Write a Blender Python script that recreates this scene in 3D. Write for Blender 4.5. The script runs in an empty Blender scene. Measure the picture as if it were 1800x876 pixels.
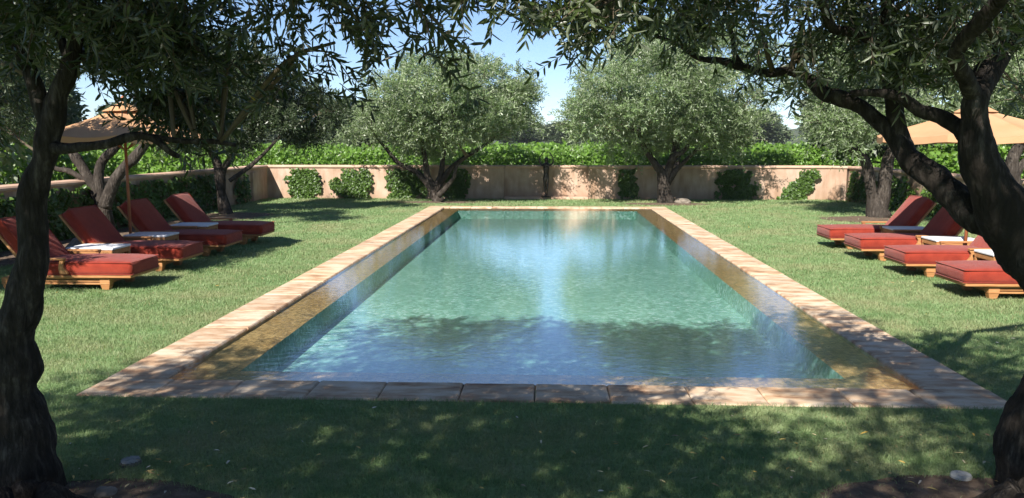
import bpy, math, random
import numpy as np
from mathutils import Vector, Matrix, Euler, noise

R = random.Random(7)
NR = np.random.default_rng(7)
scene = bpy.context.scene
col = scene.collection

# ------------------------------------------------------------------ camera
F = 1450.0                      # focal length in photograph pixels (1800 wide)
EYE = Vector((0, 0, 1.85))
PITCH, YAW = math.atan(188 / F), math.atan(67 / F)
cam_d = bpy.data.cameras.new('camera')
cam = bpy.data.objects.new('camera', cam_d)
col.objects.link(cam)
cam.location = EYE
cam.rotation_euler = (math.pi / 2 - PITCH, 0, YAW)
cam_d.sensor_width = 36
cam_d.lens = 36 * F / 1800
cam_d.clip_start = 0.05
cam_d.clip_end = 9000
scene.camera = cam
CM = cam.rotation_euler.to_matrix()

# ------------------------------------------------------------------ light
SUN_TRAVEL = Vector((0.45, 1.15, -1.0)).normalized()
elev = math.asin(-SUN_TRAVEL.z)
azim = math.atan2(-SUN_TRAVEL.x, -SUN_TRAVEL.y)
world = bpy.data.worlds.new('World')
scene.world = world
world.use_nodes = True
wn = world.node_tree
wn.nodes.clear()
w_out = wn.nodes.new('ShaderNodeOutputWorld')
w_bg = wn.nodes.new('ShaderNodeBackground')
w_sky = wn.nodes.new('ShaderNodeTexSky')
w_sky.sky_type = 'NISHITA'
w_sky.sun_disc = False
w_sky.sun_elevation = elev
w_sky.sun_rotation = azim
w_sky.air_density = 0.75
w_sky.dust_density = 0.1
w_sky.altitude = 800
w_sky.ozone_density = 3.5
w_bg.inputs['Strength'].default_value = 0.072
wn.links.new(w_sky.outputs[0], w_bg.inputs[0])
wn.links.new(w_bg.outputs[0], w_out.inputs[0])
sun_d = bpy.data.lights.new('sun', 'SUN')
sun_d.energy = 5.0
sun_d.angle = math.radians(0.5)
sun_d.color = (1.0, 0.95, 0.87)
sun = bpy.data.objects.new('sun', sun_d)
col.objects.link(sun)
sun.rotation_euler = SUN_TRAVEL.to_track_quat('-Z', 'Y').to_euler()
sun.location = (0, 0, 30)
scene.view_settings.view_transform = 'Standard'
scene.view_settings.look = 'None'
scene.view_settings.exposure = 1.12
scene.view_settings.gamma = 1.0
cy = scene.cycles
cy.max_bounces = 10
cy.transparent_max_bounces = 24
cy.caustics_reflective = False
cy.caustics_refractive = False


def P(px, py, Y):
    """world point seen at photograph pixel (px, py) at distance Y along the pool"""
    d = CM @ Vector(((px - 900) / F, -(py - 438) / F, -1.0))
    return EYE + d * (Y / d.y)


def G(px, py, z=0.0):
    """point at height z seen at a photograph pixel"""
    d = CM @ Vector(((px - 900) / F, -(py - 438) / F, -1.0))
    return EYE + d * ((z - EYE.z) / d.z)


def S(Y):
    return Y / F                # metres per photograph pixel at distance Y

# ------------------------------------------------------------------ object helpers


def props(o, label=None, cat=None, group=None, kind=None):
    if label: o['label'] = label
    if cat: o['category'] = cat
    if group: o['group'] = group
    if kind: o['kind'] = kind
    return o


def empty(name, loc=(0, 0, 0), rz=0.0):
    o = bpy.data.objects.new(name, None)
    o.empty_display_size = 0.2
    col.objects.link(o)
    o.location = loc
    o.rotation_euler = (0, 0, rz)
    return o


def link(name, me, mat=None, parent=None):
    o = bpy.data.objects.new(name, me)
    if mat is not None and not me.materials:
        me.materials.append(mat)
    col.objects.link(o)
    if parent is not None:
        o.parent = parent
    return o


def copy_tree(o, parent=None):
    c = o.copy()
    col.objects.link(c)
    if parent is not None:
        c.parent = parent
    for ch in list(o.children):
        copy_tree(ch, c)
    return c


class MB:
    """collects vertices and faces, then links them as one mesh object"""
    def __init__(self):
        self.v, self.f = [], []

    def add(self, vs, fs):
        b = len(self.v)
        self.v += [tuple(p) for p in vs]
        self.f += [tuple(i + b for i in q) for q in fs]
        return self

    def box(self, c, s, rot=None, taper=1.0, taper_y=None):
        ty = taper if taper_y is None else taper_y
        hx, hy, hz = s[0] / 2, s[1] / 2, s[2] / 2
        vs = []
        for z, a, b in ((-hz, 1, 1), (hz, taper, ty)):
            for x, y in ((-1, -1), (1, -1), (1, 1), (-1, 1)):
                p = Vector((x * hx * a, y * hy * b, z))
                if rot is not None: p = rot @ p
                vs.append(p + Vector(c))
        return self.add(vs, [(3, 2, 1, 0), (4, 5, 6, 7), (0, 1, 5, 4), (1, 2, 6, 5), (2, 3, 7, 6), (3, 0, 4, 7)])

    def tube(self, pts, rads, n=8, cap=True):
        vs, fs = tube_arrays(pts, rads, n, cap)
        return self.add(vs, fs)

    def prism(self, prof, axis, a, b):
        """profile of 2-D points swept along an axis (0 x, 1 y, 2 z) from a to b"""
        n = len(prof); vs = []
        for t in (a, b):
            for (u, w) in prof:
                vs.append({0: (t, u, w), 1: (u, t, w), 2: (u, w, t)}[axis])
        fs = [tuple(range(n - 1, -1, -1)), tuple(range(n, 2 * n))]
        fs += [(i, (i + 1) % n, n + (i + 1) % n, n + i) for i in range(n)]
        return self.add(vs, fs)

    def mesh(self, name, smooth=False):
        me = bpy.data.meshes.new(name)
        me.from_pydata(self.v, [], self.f)
        if smooth: me.polygons.foreach_set('use_smooth', [True] * len(me.polygons))
        me.update()
        return me

    def build(self, name, mat, parent=None, smooth=False, bevel=0, fix=True):
        me = self.mesh(name, smooth)
        if fix:
            import bmesh
            bm = bmesh.new(); bm.from_mesh(me)
            bmesh.ops.recalc_face_normals(bm, faces=bm.faces)
            if bevel:
                bmesh.ops.bevel(bm, geom=bm.edges[:], offset=bevel, segments=1, affect='EDGES', clamp_overlap=True)
            bm.to_mesh(me); bm.free()
        return link(name, me, mat, parent)


def tube_arrays(pts, rads, n=8, cap=True):
    pts = [Vector(p) for p in pts]
    vs, fs = [], []
    t0 = (pts[1] - pts[0]).normalized()
    up = Vector((0, 0, 1)) if abs(t0.z) < 0.9 else Vector((1, 0, 0))
    u = t0.cross(up).normalized()
    for i, p in enumerate(pts):
        a = pts[max(i - 1, 0)]; b = pts[min(i + 1, len(pts) - 1)]
        t = (b - a).normalized()
        u = (u - t * u.dot(t))
        u = u.normalized() if u.length > 1e-6 else t.orthogonal().normalized()
        w = t.cross(u)
        for k in range(n):
            an = 2 * math.pi * k / n
            vs.append(p + (u * math.cos(an) + w * math.sin(an)) * rads[i])
    m = len(pts)
    for i in range(m - 1):
        for k in range(n):
            fs.append((i * n + k, i * n + (k + 1) % n, (i + 1) * n + (k + 1) % n, (i + 1) * n + k))
    if cap:
        fs.append(tuple(range(n - 1, -1, -1)))
        fs.append(tuple((m - 1) * n + k for k in range(n)))
    return vs, fs


def smooth_path(pts, rads, step):
    """Catmull-Rom through the points, resampled about every `step` metres"""
    pts = [Vector(p) for p in pts]
    ext = [pts[0] * 2 - pts[1]] + pts + [pts[-1] * 2 - pts[-2]]
    op, orr = [], []
    for i in range(len(pts) - 1):
        p0, p1, p2, p3 = ext[i:i + 4]
        k = max(1, int((p2 - p1).length / step))
        for j in range(k):
            t = j / k
            op.append(0.5 * ((2 * p1) + (p2 - p0) * t + (2 * p0 - 5 * p1 + 4 * p2 - p3) * t * t + (3 * p1 - p0 - 3 * p2 + p3) * t ** 3))
            orr.append(rads[i] * (1 - t) + rads[i + 1] * t)
    op.append(pts[-1]); orr.append(rads[-1])
    return op, orr


def gnarled(mb, pts, rads, n=14, step=0.03, amp=0.18, wig=0.0, seed=0):
    """a limb with knotted, ridged bark relief"""
    p, r = smooth_path(pts, rads, step)
    if wig:
        p = [q + noise.noise_vector(q * 2.3 + Vector((seed, 0, 0))) * wig * min(1, i / 4) for i, q in enumerate(p)]
    vs, fs = tube_arrays(p, r, n)
    out = []
    rm = max(.02, sorted(r)[len(r) // 2])
    for i, v in enumerate(vs):
        ring = i // n
        c = p[ring]; d = v - c
        k = i % n
        rr = r[ring]
        q = v + Vector((seed * 3.1, 0, 0))
        s = (noise.noise(Vector((q.x, q.y, q.z * .7)) * (0.65 / rm)) * 0.9
             + noise.noise(Vector((q.x * 17, q.y * 17, q.z * 3.0))) * 0.5
             + (0.5 - abs(noise.noise(Vector((q.x * 30, q.y * 30, q.z * 7))))) * 0.34 + noise.noise(q * 40) * 0.18)
        out.append(c + d * (1 + amp * s))
    mb.add(out, fs)
    return p, r


def big_mesh(name, verts, faces, attr=None):
    """numpy vertices (n,3) and faces (m,k) straight into a mesh; attr: per-vertex float called rnd"""
    me = bpy.data.meshes.new(name)
    nv, (nf, k) = len(verts), faces.shape
    me.vertices.add(nv)
    me.vertices.foreach_set('co', np.ascontiguousarray(verts, dtype=np.float32).ravel())
    me.loops.add(nf * k)
    me.loops.foreach_set('vertex_index', np.ascontiguousarray(faces, dtype=np.int32).ravel())
    me.polygons.add(nf)
    me.polygons.foreach_set('loop_start', np.arange(0, nf * k, k, dtype=np.int32))
    if attr is not None:
        a = me.attributes.new('rnd', 'FLOAT', 'POINT')
        a.data.foreach_set('value', np.ascontiguousarray(attr, dtype=np.float32))
    me.update(calc_edges=True)
    me.validate()
    return me


def unit(a):
    return a / np.maximum(np.linalg.norm(a, axis=1, keepdims=True), 1e-9)


def leaf_arrays(base, direc, L, W, curl=0.15, flip=None, shape='lance'):
    """leaves as lens-shaped blades folded along the midrib; base,direc (n,3), L,W (n,)"""
    n = len(base)
    d = unit(direc)
    rnd = NR.normal(size=(n, 3)) if flip is None else flip
    side = unit(np.cross(d, rnd))
    nor = np.cross(side, d)
    L = L[:, None]; W = W[:, None]
    tip = base + d * L - nor * L * curl
    if shape == 'lance':            # 6 vertices, 4 triangles as 2 quads
        a1 = base + d * L * .30 + side * W * .5 + nor * W * .18
        b1 = base + d * L * .30 - side * W * .5 + nor * W * .18
        a2 = base + d * L * .70 + side * W * .42 - nor * L * curl * .45 + nor * W * .15
        b2 = base + d * L * .70 - side * W * .42 - nor * L * curl * .45 + nor * W * .15
        V = np.stack([base, a1, a2, tip, b2, b1], 1).reshape(-1, 3)
        i = np.arange(n)[:, None] * 6
        Fq = np.concatenate([i + np.array([[0, 1, 2, 3]]), i + np.array([[0, 3, 4, 5]])], 0)
        return V, Fq, 6
    a = base + d * L * .45 + side * W * .5 + nor * W * .12
    b = base + d * L * .45 - side * W * .5 + nor * W * .12
    V = np.stack([base, a, tip, b], 1).reshape(-1, 3)
    i = np.arange(n)[:, None] * 4
    return V, i + np.array([[0, 1, 2, 3]]), 4


def sprays(orig, direc, length, pairs, leaf_l, leaf_w, shape='lance', droop=0.25, ang=0.75):
    """olive shoots: opposite leaves along drooping twigs -> leaf base, direction, spray id, twig paths"""
    n = len(orig)
    d = unit(direc)
    t = (np.arange(pairs) + 0.6) / pairs
    L = length[:, None, None]
    T = t[None, :, None]
    pos = orig[:, None, :] + d[:, None, :] * L * T
    pos[..., 2] -= (droop * L * T * T)[..., 0]
    tang = np.repeat(d[:, None, :], pairs, 1).copy()
    tang[..., 2] -= 2 * droop * T[..., 0]
    r = NR.normal(size=(n, 1, 3))
    s1 = np.cross(tang, r); s1 /= np.maximum(np.linalg.norm(s1, axis=2, keepdims=True), 1e-9)
    s2 = np.cross(tang, s1); s2 /= np.maximum(np.linalg.norm(s2, axis=2, keepdims=True), 1e-9)
    alt = (np.arange(pairs) % 2)[None, :, None]
    s = np.where(alt == 0, s1, s2)
    out_b, out_d = [], []
    for sg in (1, -1):
        dd = tang * math.cos(ang) + s * sg * math.sin(ang) + NR.normal(size=pos.shape) * 0.22
        out_b.append(pos.reshape(-1, 3)); out_d.append(dd.reshape(-1, 3))
    b = np.concatenate(out_b); dd = np.concatenate(out_d)
    tw = np.stack([orig, pos[:, pairs // 2], pos[:, -1]], 1)
    sid = np.concatenate([np.repeat(np.arange(n), pairs)] * 2)
    return b, dd, sid, tw


def twig_mesh(tw, r0=0.003):
    """thin three-sided twigs along paths (n,3pts,3) -> arrays"""
    n, k, _ = tw.shape
    d = unit(tw[:, -1] - tw[:, 0])
    u = unit(np.cross(d, NR.normal(size=(n, 3)))); w = np.cross(d, u)
    vs = []
    for i in range(k):
        rr = r0 * (1 - 0.75 * i / (k - 1))
        for a in range(3):
            an = a * 2.0944
            vs.append(tw[:, i] + (u * math.cos(an) + w * math.sin(an)) * rr)
    V = np.stack(vs, 1).reshape(-1, 3)
    fs = []
    for i in range(k - 1):
        for a in range(3):
            fs.append([i * 3 + a, i * 3 + (a + 1) % 3, (i + 1) * 3 + (a + 1) % 3, (i + 1) * 3 + a])
    Fq = (np.arange(n)[:, None, None] * (3 * k) + np.array(fs)[None]).reshape(-1, 4)
    return V, Fq

# ------------------------------------------------------------------ materials


class N:
    """small node-tree writer"""
    def __init__(self, name):
        self.m = bpy.data.materials.new(name)
        self.m.use_nodes = True
        self.t = self.m.node_tree
        self.t.nodes.clear()
        self.out = self.t.nodes.new('ShaderNodeOutputMaterial')

    def n(self, typ, ins=None, **kw):
        nd = self.t.nodes.new('ShaderNode' + typ)
        for k, v in kw.items(): setattr(nd, k, v)
        for k, v in (ins or {}).items():
            s = nd.inputs[k]
            if isinstance(v, bpy.types.NodeSocket): self.t.links.new(v, s)
            else: s.default_value = v
        return nd

    def ramp(self, fac, stops):
        nd = self.t.nodes.new('ShaderNodeValToRGB')
        self.t.links.new(fac, nd.inputs[0])
        e = nd.color_ramp.elements
        while len(e) < len(stops): e.new(0.5)
        for i, (p, c) in enumerate(stops):
            e[i].position = p; e[i].color = (*c, 1) if len(c) == 3 else c
        return nd.outputs[0]

    def mix(self, a, b, fac, mode='MIX'):
        nd = self.t.nodes.new('ShaderNodeMix')
        nd.data_type = 'RGBA'; nd.blend_type = mode
        for s, v in ((nd.inputs[0], fac), (nd.inputs[6], a), (nd.inputs[7], b)):
            if isinstance(v, bpy.types.NodeSocket): self.t.links.new(v, s)
            else: s.default_value = v if not isinstance(v, tuple) or len(v) == 4 else (*v, 1)
        return nd.outputs[2]

    def pos(self, scale=(1, 1, 1), obj=False):
        if obj: o = self.n('TexCoord').outputs['Object']
        else: o = self.n('NewGeometry').outputs['Position']
        return self.n('Mapping', {'Vector': o, 'Scale': scale}).outputs[0]

    def noise(self, vec, scale, detail=4, rough=0.55, out=0):
        return self.n('TexNoise', {'Vector': vec, 'Scale': scale, 'Detail': detail, 'Roughness': rough}).outputs[out]

    def bump(self, h, strength=0.3, dist=0.01):
        return self.n('Bump', {'Height': h, 'Strength': strength, 'Distance': dist}).outputs[0]

    def bsdf(self, color, rough=0.8, normal=None, spec=0.3, **kw):
        ins = {'Base Color': color if isinstance(color, bpy.types.NodeSocket) else (*color, 1), 'Roughness': rough, 'Specular IOR Level': spec}
        if normal is not None: ins['Normal'] = normal
        ins.update(kw)
        return self.n('BsdfPrincipled', ins).outputs[0]

    def done(self, sh):
        self.t.links.new(sh, self.out.inputs[0])
        return self.m


def leaf_material(name, top, under, trans, gloss=0.35, t_amt=0.3, yellow=0.0):
    m = N(name)
    a = m.n('Attribute', attribute_name='rnd').outputs['Fac']
    v = m.n('MapRange', {'Value': a, 'To Min': 0.5, 'To Max': 1.5}).outputs[0]
    bf = m.n('NewGeometry').outputs['Backfacing']
    c = m.mix((*top, 1), (*under, 1), bf)
    c = m.mix(c, m.n('CombineColor', {0: v, 1: v, 2: v}).outputs[0], 1.0, 'MULTIPLY')
    if yellow:
        y = m.n('Math', {0: a, 1: 1.0 - yellow}, operation='GREATER_THAN').outputs[0]
        c = m.mix(c, (0.34, 0.24, 0.03, 1), y)
    b = m.bsdf(c, gloss, spec=0.45)
    tr = m.n('BsdfTranslucent', {'Color': (*trans, 1)}).outputs[0]
    return m.done(m.n('MixShader', {0: t_amt, 1: b, 2: tr}).outputs[0])


def bark_material(name, c0, c1, c2):
    m = N(name)
    p = m.pos((1, 1, 0.28))
    n1 = m.noise(p, 26, 6, 0.65)
    n2 = m.noise(m.pos((1, 1, 0.6)), 5, 3)
    vo = m.n('TexVoronoi', {'Vector': p, 'Scale': 34}, feature='DISTANCE_TO_EDGE').outputs[0]
    c = m.ramp(n1, [(0.3, c0), (0.52, c1), (0.72, c2)])
    c = m.mix(c, (*[x * .6 for x in c1], 1), m.ramp(n2, [(0.42, (0, 0, 0)), (0.62, (.8, .8, .8))]))
    h = m.n('Math', {0: m.n('Math', {0: vo, 1: 0.6}, operation='MINIMUM').outputs[0], 1: n1}, operation='ADD').outputs[0]
    return m.done(m.bsdf(c, 0.95, m.bump(h, 0.9, 0.02), spec=0.15))


M = {}
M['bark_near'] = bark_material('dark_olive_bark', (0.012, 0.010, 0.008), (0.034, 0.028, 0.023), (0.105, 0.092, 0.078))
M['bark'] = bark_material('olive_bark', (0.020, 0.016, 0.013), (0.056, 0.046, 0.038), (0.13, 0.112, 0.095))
M['twig'] = N('twig_bark'); M['twig'] = M['twig'].done(M['twig'].bsdf((0.09, 0.07, 0.045), 0.85))
M['leaf_near'] = leaf_material('olive_leaf_near', (0.022, 0.034, 0.010), (0.050, 0.060, 0.034), (0.10, 0.17, 0.02), 0.38, 0.16, 0.010)  # left near olive: canopy shade is put into the dark leaf colours
M['leaf_near_lit'] = leaf_material('olive_leaf_near_lit', (0.045, 0.064, 0.020), (0.125, 0.145, 0.095), (0.13, 0.20, 0.03), 0.36, 0.2, 0.012)  # paler copy of the same leaf, sunlight put into its colours
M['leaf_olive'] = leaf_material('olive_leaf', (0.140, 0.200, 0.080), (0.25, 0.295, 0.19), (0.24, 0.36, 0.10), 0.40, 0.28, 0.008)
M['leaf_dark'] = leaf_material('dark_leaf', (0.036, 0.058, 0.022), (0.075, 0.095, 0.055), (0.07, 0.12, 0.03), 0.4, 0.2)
M['leaf_far'] = leaf_material('far_tree_leaf', (0.085, 0.12, 0.055), (0.10, 0.13, 0.07), (0.12, 0.18, 0.06), 0.6, 0.2)
M['leaf_vine'] = leaf_material('grape_leaf', (0.110, 0.205, 0.032), (0.15, 0.235, 0.065), (0.27, 0.46, 0.04), 0.4, 0.40)
M['leaf_ivy'] = leaf_material('ivy_leaf', (0.062, 0.115, 0.020), (0.10, 0.15, 0.05), (0.15, 0.26, 0.025), 0.4, 0.25)
M['grape_green'] = leaf_material('fruit_tree_leaf', (0.05, 0.095, 0.018), (0.08, 0.12, 0.04), (0.12, 0.2, 0.02), 0.45, 0.25, 0.02)

# stucco wall
m = N('tan_stucco')
p = m.pos()
n1 = m.noise(p, 1.3, 5); n2 = m.noise(m.pos((1, 1, .25)), 4, 4); n3 = m.noise(p, 60, 3)
c = m.ramp(n1, [(.3, (.33, .215, .15)), (.52, (.45, .32, .24)), (.72, (.53, .40, .32))])
c = m.mix(c, (.30, .19, .125, 1), m.ramp(n2, [(.46, (0, 0, 0)), (.68, (.85, .85, .85))]))
zz = m.n('SeparateXYZ', {0: m.n('NewGeometry').outputs['Position']}).outputs[2]
damp = m.n('Math', {0: m.n('MapRange', {'Value': zz, 'From Min': .02, 'From Max': .32, 'To Min': .75, 'To Max': 0.0}).outputs[0], 1: m.noise(m.pos(), 3.5, 5)}, operation='MULTIPLY').outputs[0]
c = m.mix(c, (.27, .17, .11, 1), damp)
M['stucco'] = m.done(m.bsdf(c, .95, m.bump(n3, .25, .01), spec=.1))
m = N('stucco_cap')
c = m.ramp(m.noise(m.pos(), 3, 5), [(.3, (.42, .27, .19)), (.7, (.56, .39, .29))])
M['cap'] = m.done(m.bsdf(c, .95, m.bump(m.noise(m.pos(), 50), .2, .01), spec=.1))

# sandstone coping: each stone its own tone
m = N('sandstone')
rnd = m.n('ObjectInfo').outputs['Random']
g = m.n('NewGeometry').outputs['Position']
off = m.n('VectorMath', {0: g, 1: m.n('CombineXYZ', {0: m.n('Math', {0: rnd, 1: 40.0}, operation='MULTIPLY').outputs[0], 1: rnd, 2: rnd}).outputs[0]}, operation='ADD').outputs[0]
w1 = m.noise(m.n('Mapping', {'Vector': off, 'Scale': (1.0, 2.6, 1)}).outputs[0], 2.6, 7, .62)
w2 = m.noise(off, 22, 5, .6)
c = m.ramp(w1, [(.30, (.28, .15, .085)), (.43, (.46, .31, .20)), (.57, (.60, .48, .355)), (.76, (.68, .60, .50))])
tone = m.ramp(rnd, [(0, (.86, .82, .78)), (.4, (1, .97, .92)), (.7, (.95, .94, .92)), (1, (1.04, .99, .9))])
c = m.mix(c, tone, 1.0, 'MULTIPLY')
c = m.mix(c, (.16, .10, .075, 1), m.ramp(m.noise(off, 4.5, 6, .7), [(.56, (0, 0, 0)), (.72, (.7, .7, .7))]))
M['stone'] = m.done(m.bsdf(c, .8, m.bump(w2, .5, .008), spec=.25))

# tiled ledge, pool shell
m = N('amber_mosaic')
p = m.pos()
br = m.n('TexVoronoi', {'Vector': p, 'Scale': 26, 'Randomness': .35}, feature='F1')
ed = m.n('TexVoronoi', {'Vector': p, 'Scale': 26, 'Randomness': .35}, feature='DISTANCE_TO_EDGE').outputs[0]
c = m.mix((.60, .30, .085, 1), (.80, .52, .25, 1), m.noise(p, 2.2, 5))
c = m.mix(c, m.ramp(m.n('SeparateColor', {0: br.outputs['Color']}).outputs[0], [(0, (.6, .55, .5)), (1, (1.25, 1.2, 1.15))]), 1, 'MULTIPLY')
c = m.mix(c, (.16, .10, .05, 1), m.ramp(ed, [(0, (.8, .8, .8)), (.06, (0, 0, 0))]))
M['ledge'] = m.done(m.bsdf(c, .55, m.bump(ed, .3, .004)))
m = N('pool_pebble_plaster')
p = m.pos()
vo = m.n('TexVoronoi', {'Vector': p, 'Scale': 24}, feature='F1')
r1 = m.n('SeparateColor', {0: vo.outputs['Color']}).outputs[0]
c = m.ramp(r1, [(0, (.165, .335, .245)), (.45, (.265, .50, .38)), (.8, (.38, .62, .49)), (1, (.64, .80, .70))])
c = m.mix(c, (.22, .43, .33, 1), m.ramp(m.noise(p, .7, 3), [(.4, (0, 0, 0)), (.7, (.6, .6, .6))]))
M['plaster'] = m.done(m.bsdf(c, .8))

# water
m = N('pool_water')
p = m.pos((.75, 1.3, 1))
h = m.n('Math', {0: m.noise(p, 9.0, 3, .5), 1: m.n('Math', {0: m.noise(p, 34, 3, .6), 1: .45}, operation='MULTIPLY').outputs[0]}, operation='ADD').outputs[0]
bp = m.bump(h, .06, .025)
cs = m.n('Math', {0: m.n('VectorMath', {0: m.n('NewGeometry').outputs['Incoming'], 1: bp}, operation='DOT_PRODUCT').outputs['Value']}, operation='ABSOLUTE').outputs[0]
om = m.n('Math', {0: 1.0, 1: cs}, operation='SUBTRACT', use_clamp=True).outputs[0]
fr = m.n('Math', {0: m.n('Math', {0: om, 1: 2.6}, operation='POWER').outputs[0], 1: .98, 2: .02}, operation='MULTIPLY_ADD').outputs[0]     # Schlick reflectance of water, same from both sides
tr = m.n('BsdfTransparent', {'Color': (.86, .965, 1.0, 1)}).outputs[0]
gl = m.n('BsdfGlossy', {'Color': (1, 1, 1, 1), 'Roughness': .03, 'Normal': bp}).outputs[0]
M['water'] = m.done(m.n('MixShader', {0: fr, 1: tr, 2: gl}).outputs[0])

# lawn and grass
def lawn_color(m, p):
    n1 = m.noise(p, .75, 5, .65); n2 = m.noise(m.n('Mapping', {'Vector': p, 'Scale': (1, 2.2, 1)}).outputs[0], 3.2, 5, .6)
    c = m.ramp(n2, [(.30, (.125, .212, .080)), (.52, (.200, .292, .126)), (.72, (.305, .355, .190))])
    return m.mix(c, (.30, .295, .16, 1), m.ramp(n1, [(.46, (0, 0, 0)), (.68, (.8, .8, .8))]))
m = N('lawn_turf')
p = m.pos()
c = lawn_color(m, p)
fine = m.noise(m.n('Mapping', {'Vector': p, 'Scale': (1, .6, 1)}).outputs[0], 38, 4, .7)
c = m.mix(c, m.ramp(fine, [(.3, (.55, .55, .5)), (.7, (1.3, 1.3, 1.25))]), 1, 'MULTIPLY')
M['turf'] = m.done(m.bsdf(c, .9, m.bump(fine, .8, .03), spec=.1))
m = N('grass_blades')
a = m.n('Attribute', attribute_name='rnd').outputs['Fac']
c = lawn_color(m, m.pos())
v = m.n('MapRange', {'Value': a, 'To Min': .72, 'To Max': 1.3}).outputs[0]
c = m.mix(c, m.n('CombineColor', {0: v, 1: v, 2: v}).outputs[0], 1, 'MULTIPLY')
dry = m.n('Math', {0: a, 1: .93}, operation='GREATER_THAN').outputs[0]
c = m.mix(c, (.30, .26, .14, 1), dry)
b = m.bsdf(c, .55, spec=.3)
M['grass'] = m.done(m.n('MixShader', {0: .3, 1: b, 2: m.n('BsdfTranslucent', {'Color': (.22, .34, .07, 1)}).outputs[0]}).outputs[0])
m = N('field_earth')
c = m.ramp(m.noise(m.pos(), .2, 5), [(.3, (.12, .11, .05)), (.7, (.09, .12, .04))])
M['field'] = m.done(m.bsdf(c, .95))
m = N('bare_soil')
n1 = m.noise(m.pos(), 9, 6, .65)
c = m.ramp(n1, [(.3, (.075, .052, .038)), (.55, (.15, .108, .078)), (.75, (.25, .19, .14))])
M['soil'] = m.done(m.bsdf(c, .95, m.bump(n1, .8, .04), spec=.1))
m = N('hillside')
c = m.ramp(m.noise(m.pos(), .02, 6, .7), [(.35, (.035, .055, .025)), (.55, (.06, .075, .035)), (.75, (.16, .14, .075))])
M['hill'] = m.done(m.bsdf(c, .95, spec=.05))
m = N('rock')
n1 = m.noise(m.pos(), 9, 6, .65)
c = m.ramp(n1, [(.3, (.12, .10, .075)), (.7, (.27, .23, .19))])
M['rock'] = m.done(m.bsdf(c, .9, m.bump(n1, .8, .03)))

# loungers
m = N('red_cushion_fabric')
p = m.pos((1, 1, 1), obj=True)
n1 = m.noise(p, 7, 4); n2 = m.noise(p, 260, 2)
c = m.ramp(n1, [(.3, (.215, .026, .015)), (.7, (.295, .041, .022))])
c = m.mix(c, m.ramp(n2, [(.3, (.7, .7, .7)), (.7, (1.2, 1.2, 1.2))]), 1, 'MULTIPLY')
M['fabric'] = m.done(m.bsdf(c, .95, m.bump(m.n('Math', {0: n1, 1: n2}, operation='ADD').outputs[0], .45, .012), spec=.1, **{'Sheen Weight': .15}))
m = N('teak')
p = m.pos((1.2, 9, 14), obj=True)
n1 = m.noise(p, 4, 5, .6)
c = m.ramp(n1, [(.3, (.27, .115, .040)), (.55, (.40, .19, .075)), (.75, (.50, .27, .12))])
M['teak'] = m.done(m.bsdf(c, .55, m.bump(n1, .25, .004)))
m = N('white_table_top')
c = m.ramp(m.noise(m.pos(), 14, 5), [(.3, (.62, .63, .66)), (.7, (.78, .78, .80))])
M['white'] = m.done(m.bsdf(c, .5, spec=.4))
m = N('tan_canvas')
p = m.pos()
c = m.ramp(m.noise(p, 2, 4), [(.3, (.55, .32, .17)), (.7, (.63, .38, .215))])
b = m.bsdf(c, .9, m.bump(m.noise(p, 5, 3), .25, .03), spec=.1)
M['canvas'] = m.done(m.n('MixShader', {0: .25, 1: b, 2: m.n('BsdfTranslucent', {'Color': (.60, .36, .19, 1)}).outputs[0]}).outputs[0])
m = N('umbrella_wood')
M['pole'] = m.done(m.bsdf(m.ramp(m.noise(m.pos((6, 6, 1)), 4, 4), [(.3, (.24, .075, .03)), (.7, (.36, .14, .06))]), .45))
m = N('dark_bronze')
M['bronze'] = m.done(m.bsdf(m.ramp(m.noise(m.pos(), 14, 4), [(.3, (.018, .016, .014)), (.7, (.05, .043, .035))]), .5, spec=.4, Metallic=.5))
m = N('cast_concrete')
M['concrete'] = m.done(m.bsdf(m.ramp(m.noise(m.pos(), 30, 5), [(.3, (.27, .27, .26)), (.7, (.42, .42, .40))]), .8))
m = N('dark_iron')
M['iron'] = m.done(m.bsdf((.05, .05, .055), .5, Metallic=.6))
m = N('dry_leaf')
a = m.n('Attribute', attribute_name='rnd').outputs['Fac']
M['litter'] = m.done(m.bsdf(m.ramp(a, [(0, (.50, .30, .05)), (.35, (.42, .33, .12)), (.6, (.30, .20, .10)), (.8, (.62, .58, .50)), (1, (.62, .42, .06))]), .6))

# ================================================================== SETTING
POOL_X0, POOL_X1, POOL_Y0, POOL_Y1 = -3.48, 3.29, 5.71, 23.8      # outer edge of the coping
COP = 0.46                                                       # coping width
LED = 0.44                                                       # shallow ledge width
WALL_X0, WALL_X1, WALL_Y = -9.35, 9.45, 27.0
WALL_H = 1.12
WATER_Z = -0.004


def sheet_with_hole(name, x0, x1, y0, y1, hole, z, mat, cells=1.0):
    xs = sorted({x0, x1, hole[0], hole[1]}); ys = sorted({y0, y1, hole[2], hole[3]})
    def fill(a):
        o = []
        for i in range(len(a) - 1):
            k = max(1, int((a[i + 1] - a[i]) / cells)); o += [a[i] + (a[i + 1] - a[i]) * j / k for j in range(k)]
        return o + [a[-1]]
    xs, ys = fill(xs), fill(ys)
    vs = [(x, y, z) for y in ys for x in xs]; fs = []; n = len(xs)
    for j in range(len(ys) - 1):
        for i in range(n - 1):
            cx, cyy = (xs[i] + xs[i + 1]) / 2, (ys[j] + ys[j + 1]) / 2
            if hole[0] < cx < hole[1] and hole[2] < cyy < hole[3]: continue
            fs.append((j * n + i, j * n + i + 1, (j + 1) * n + i + 1, (j + 1) * n + i))
    return MB().add(vs, fs).build(name, mat, fix=False)


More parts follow.
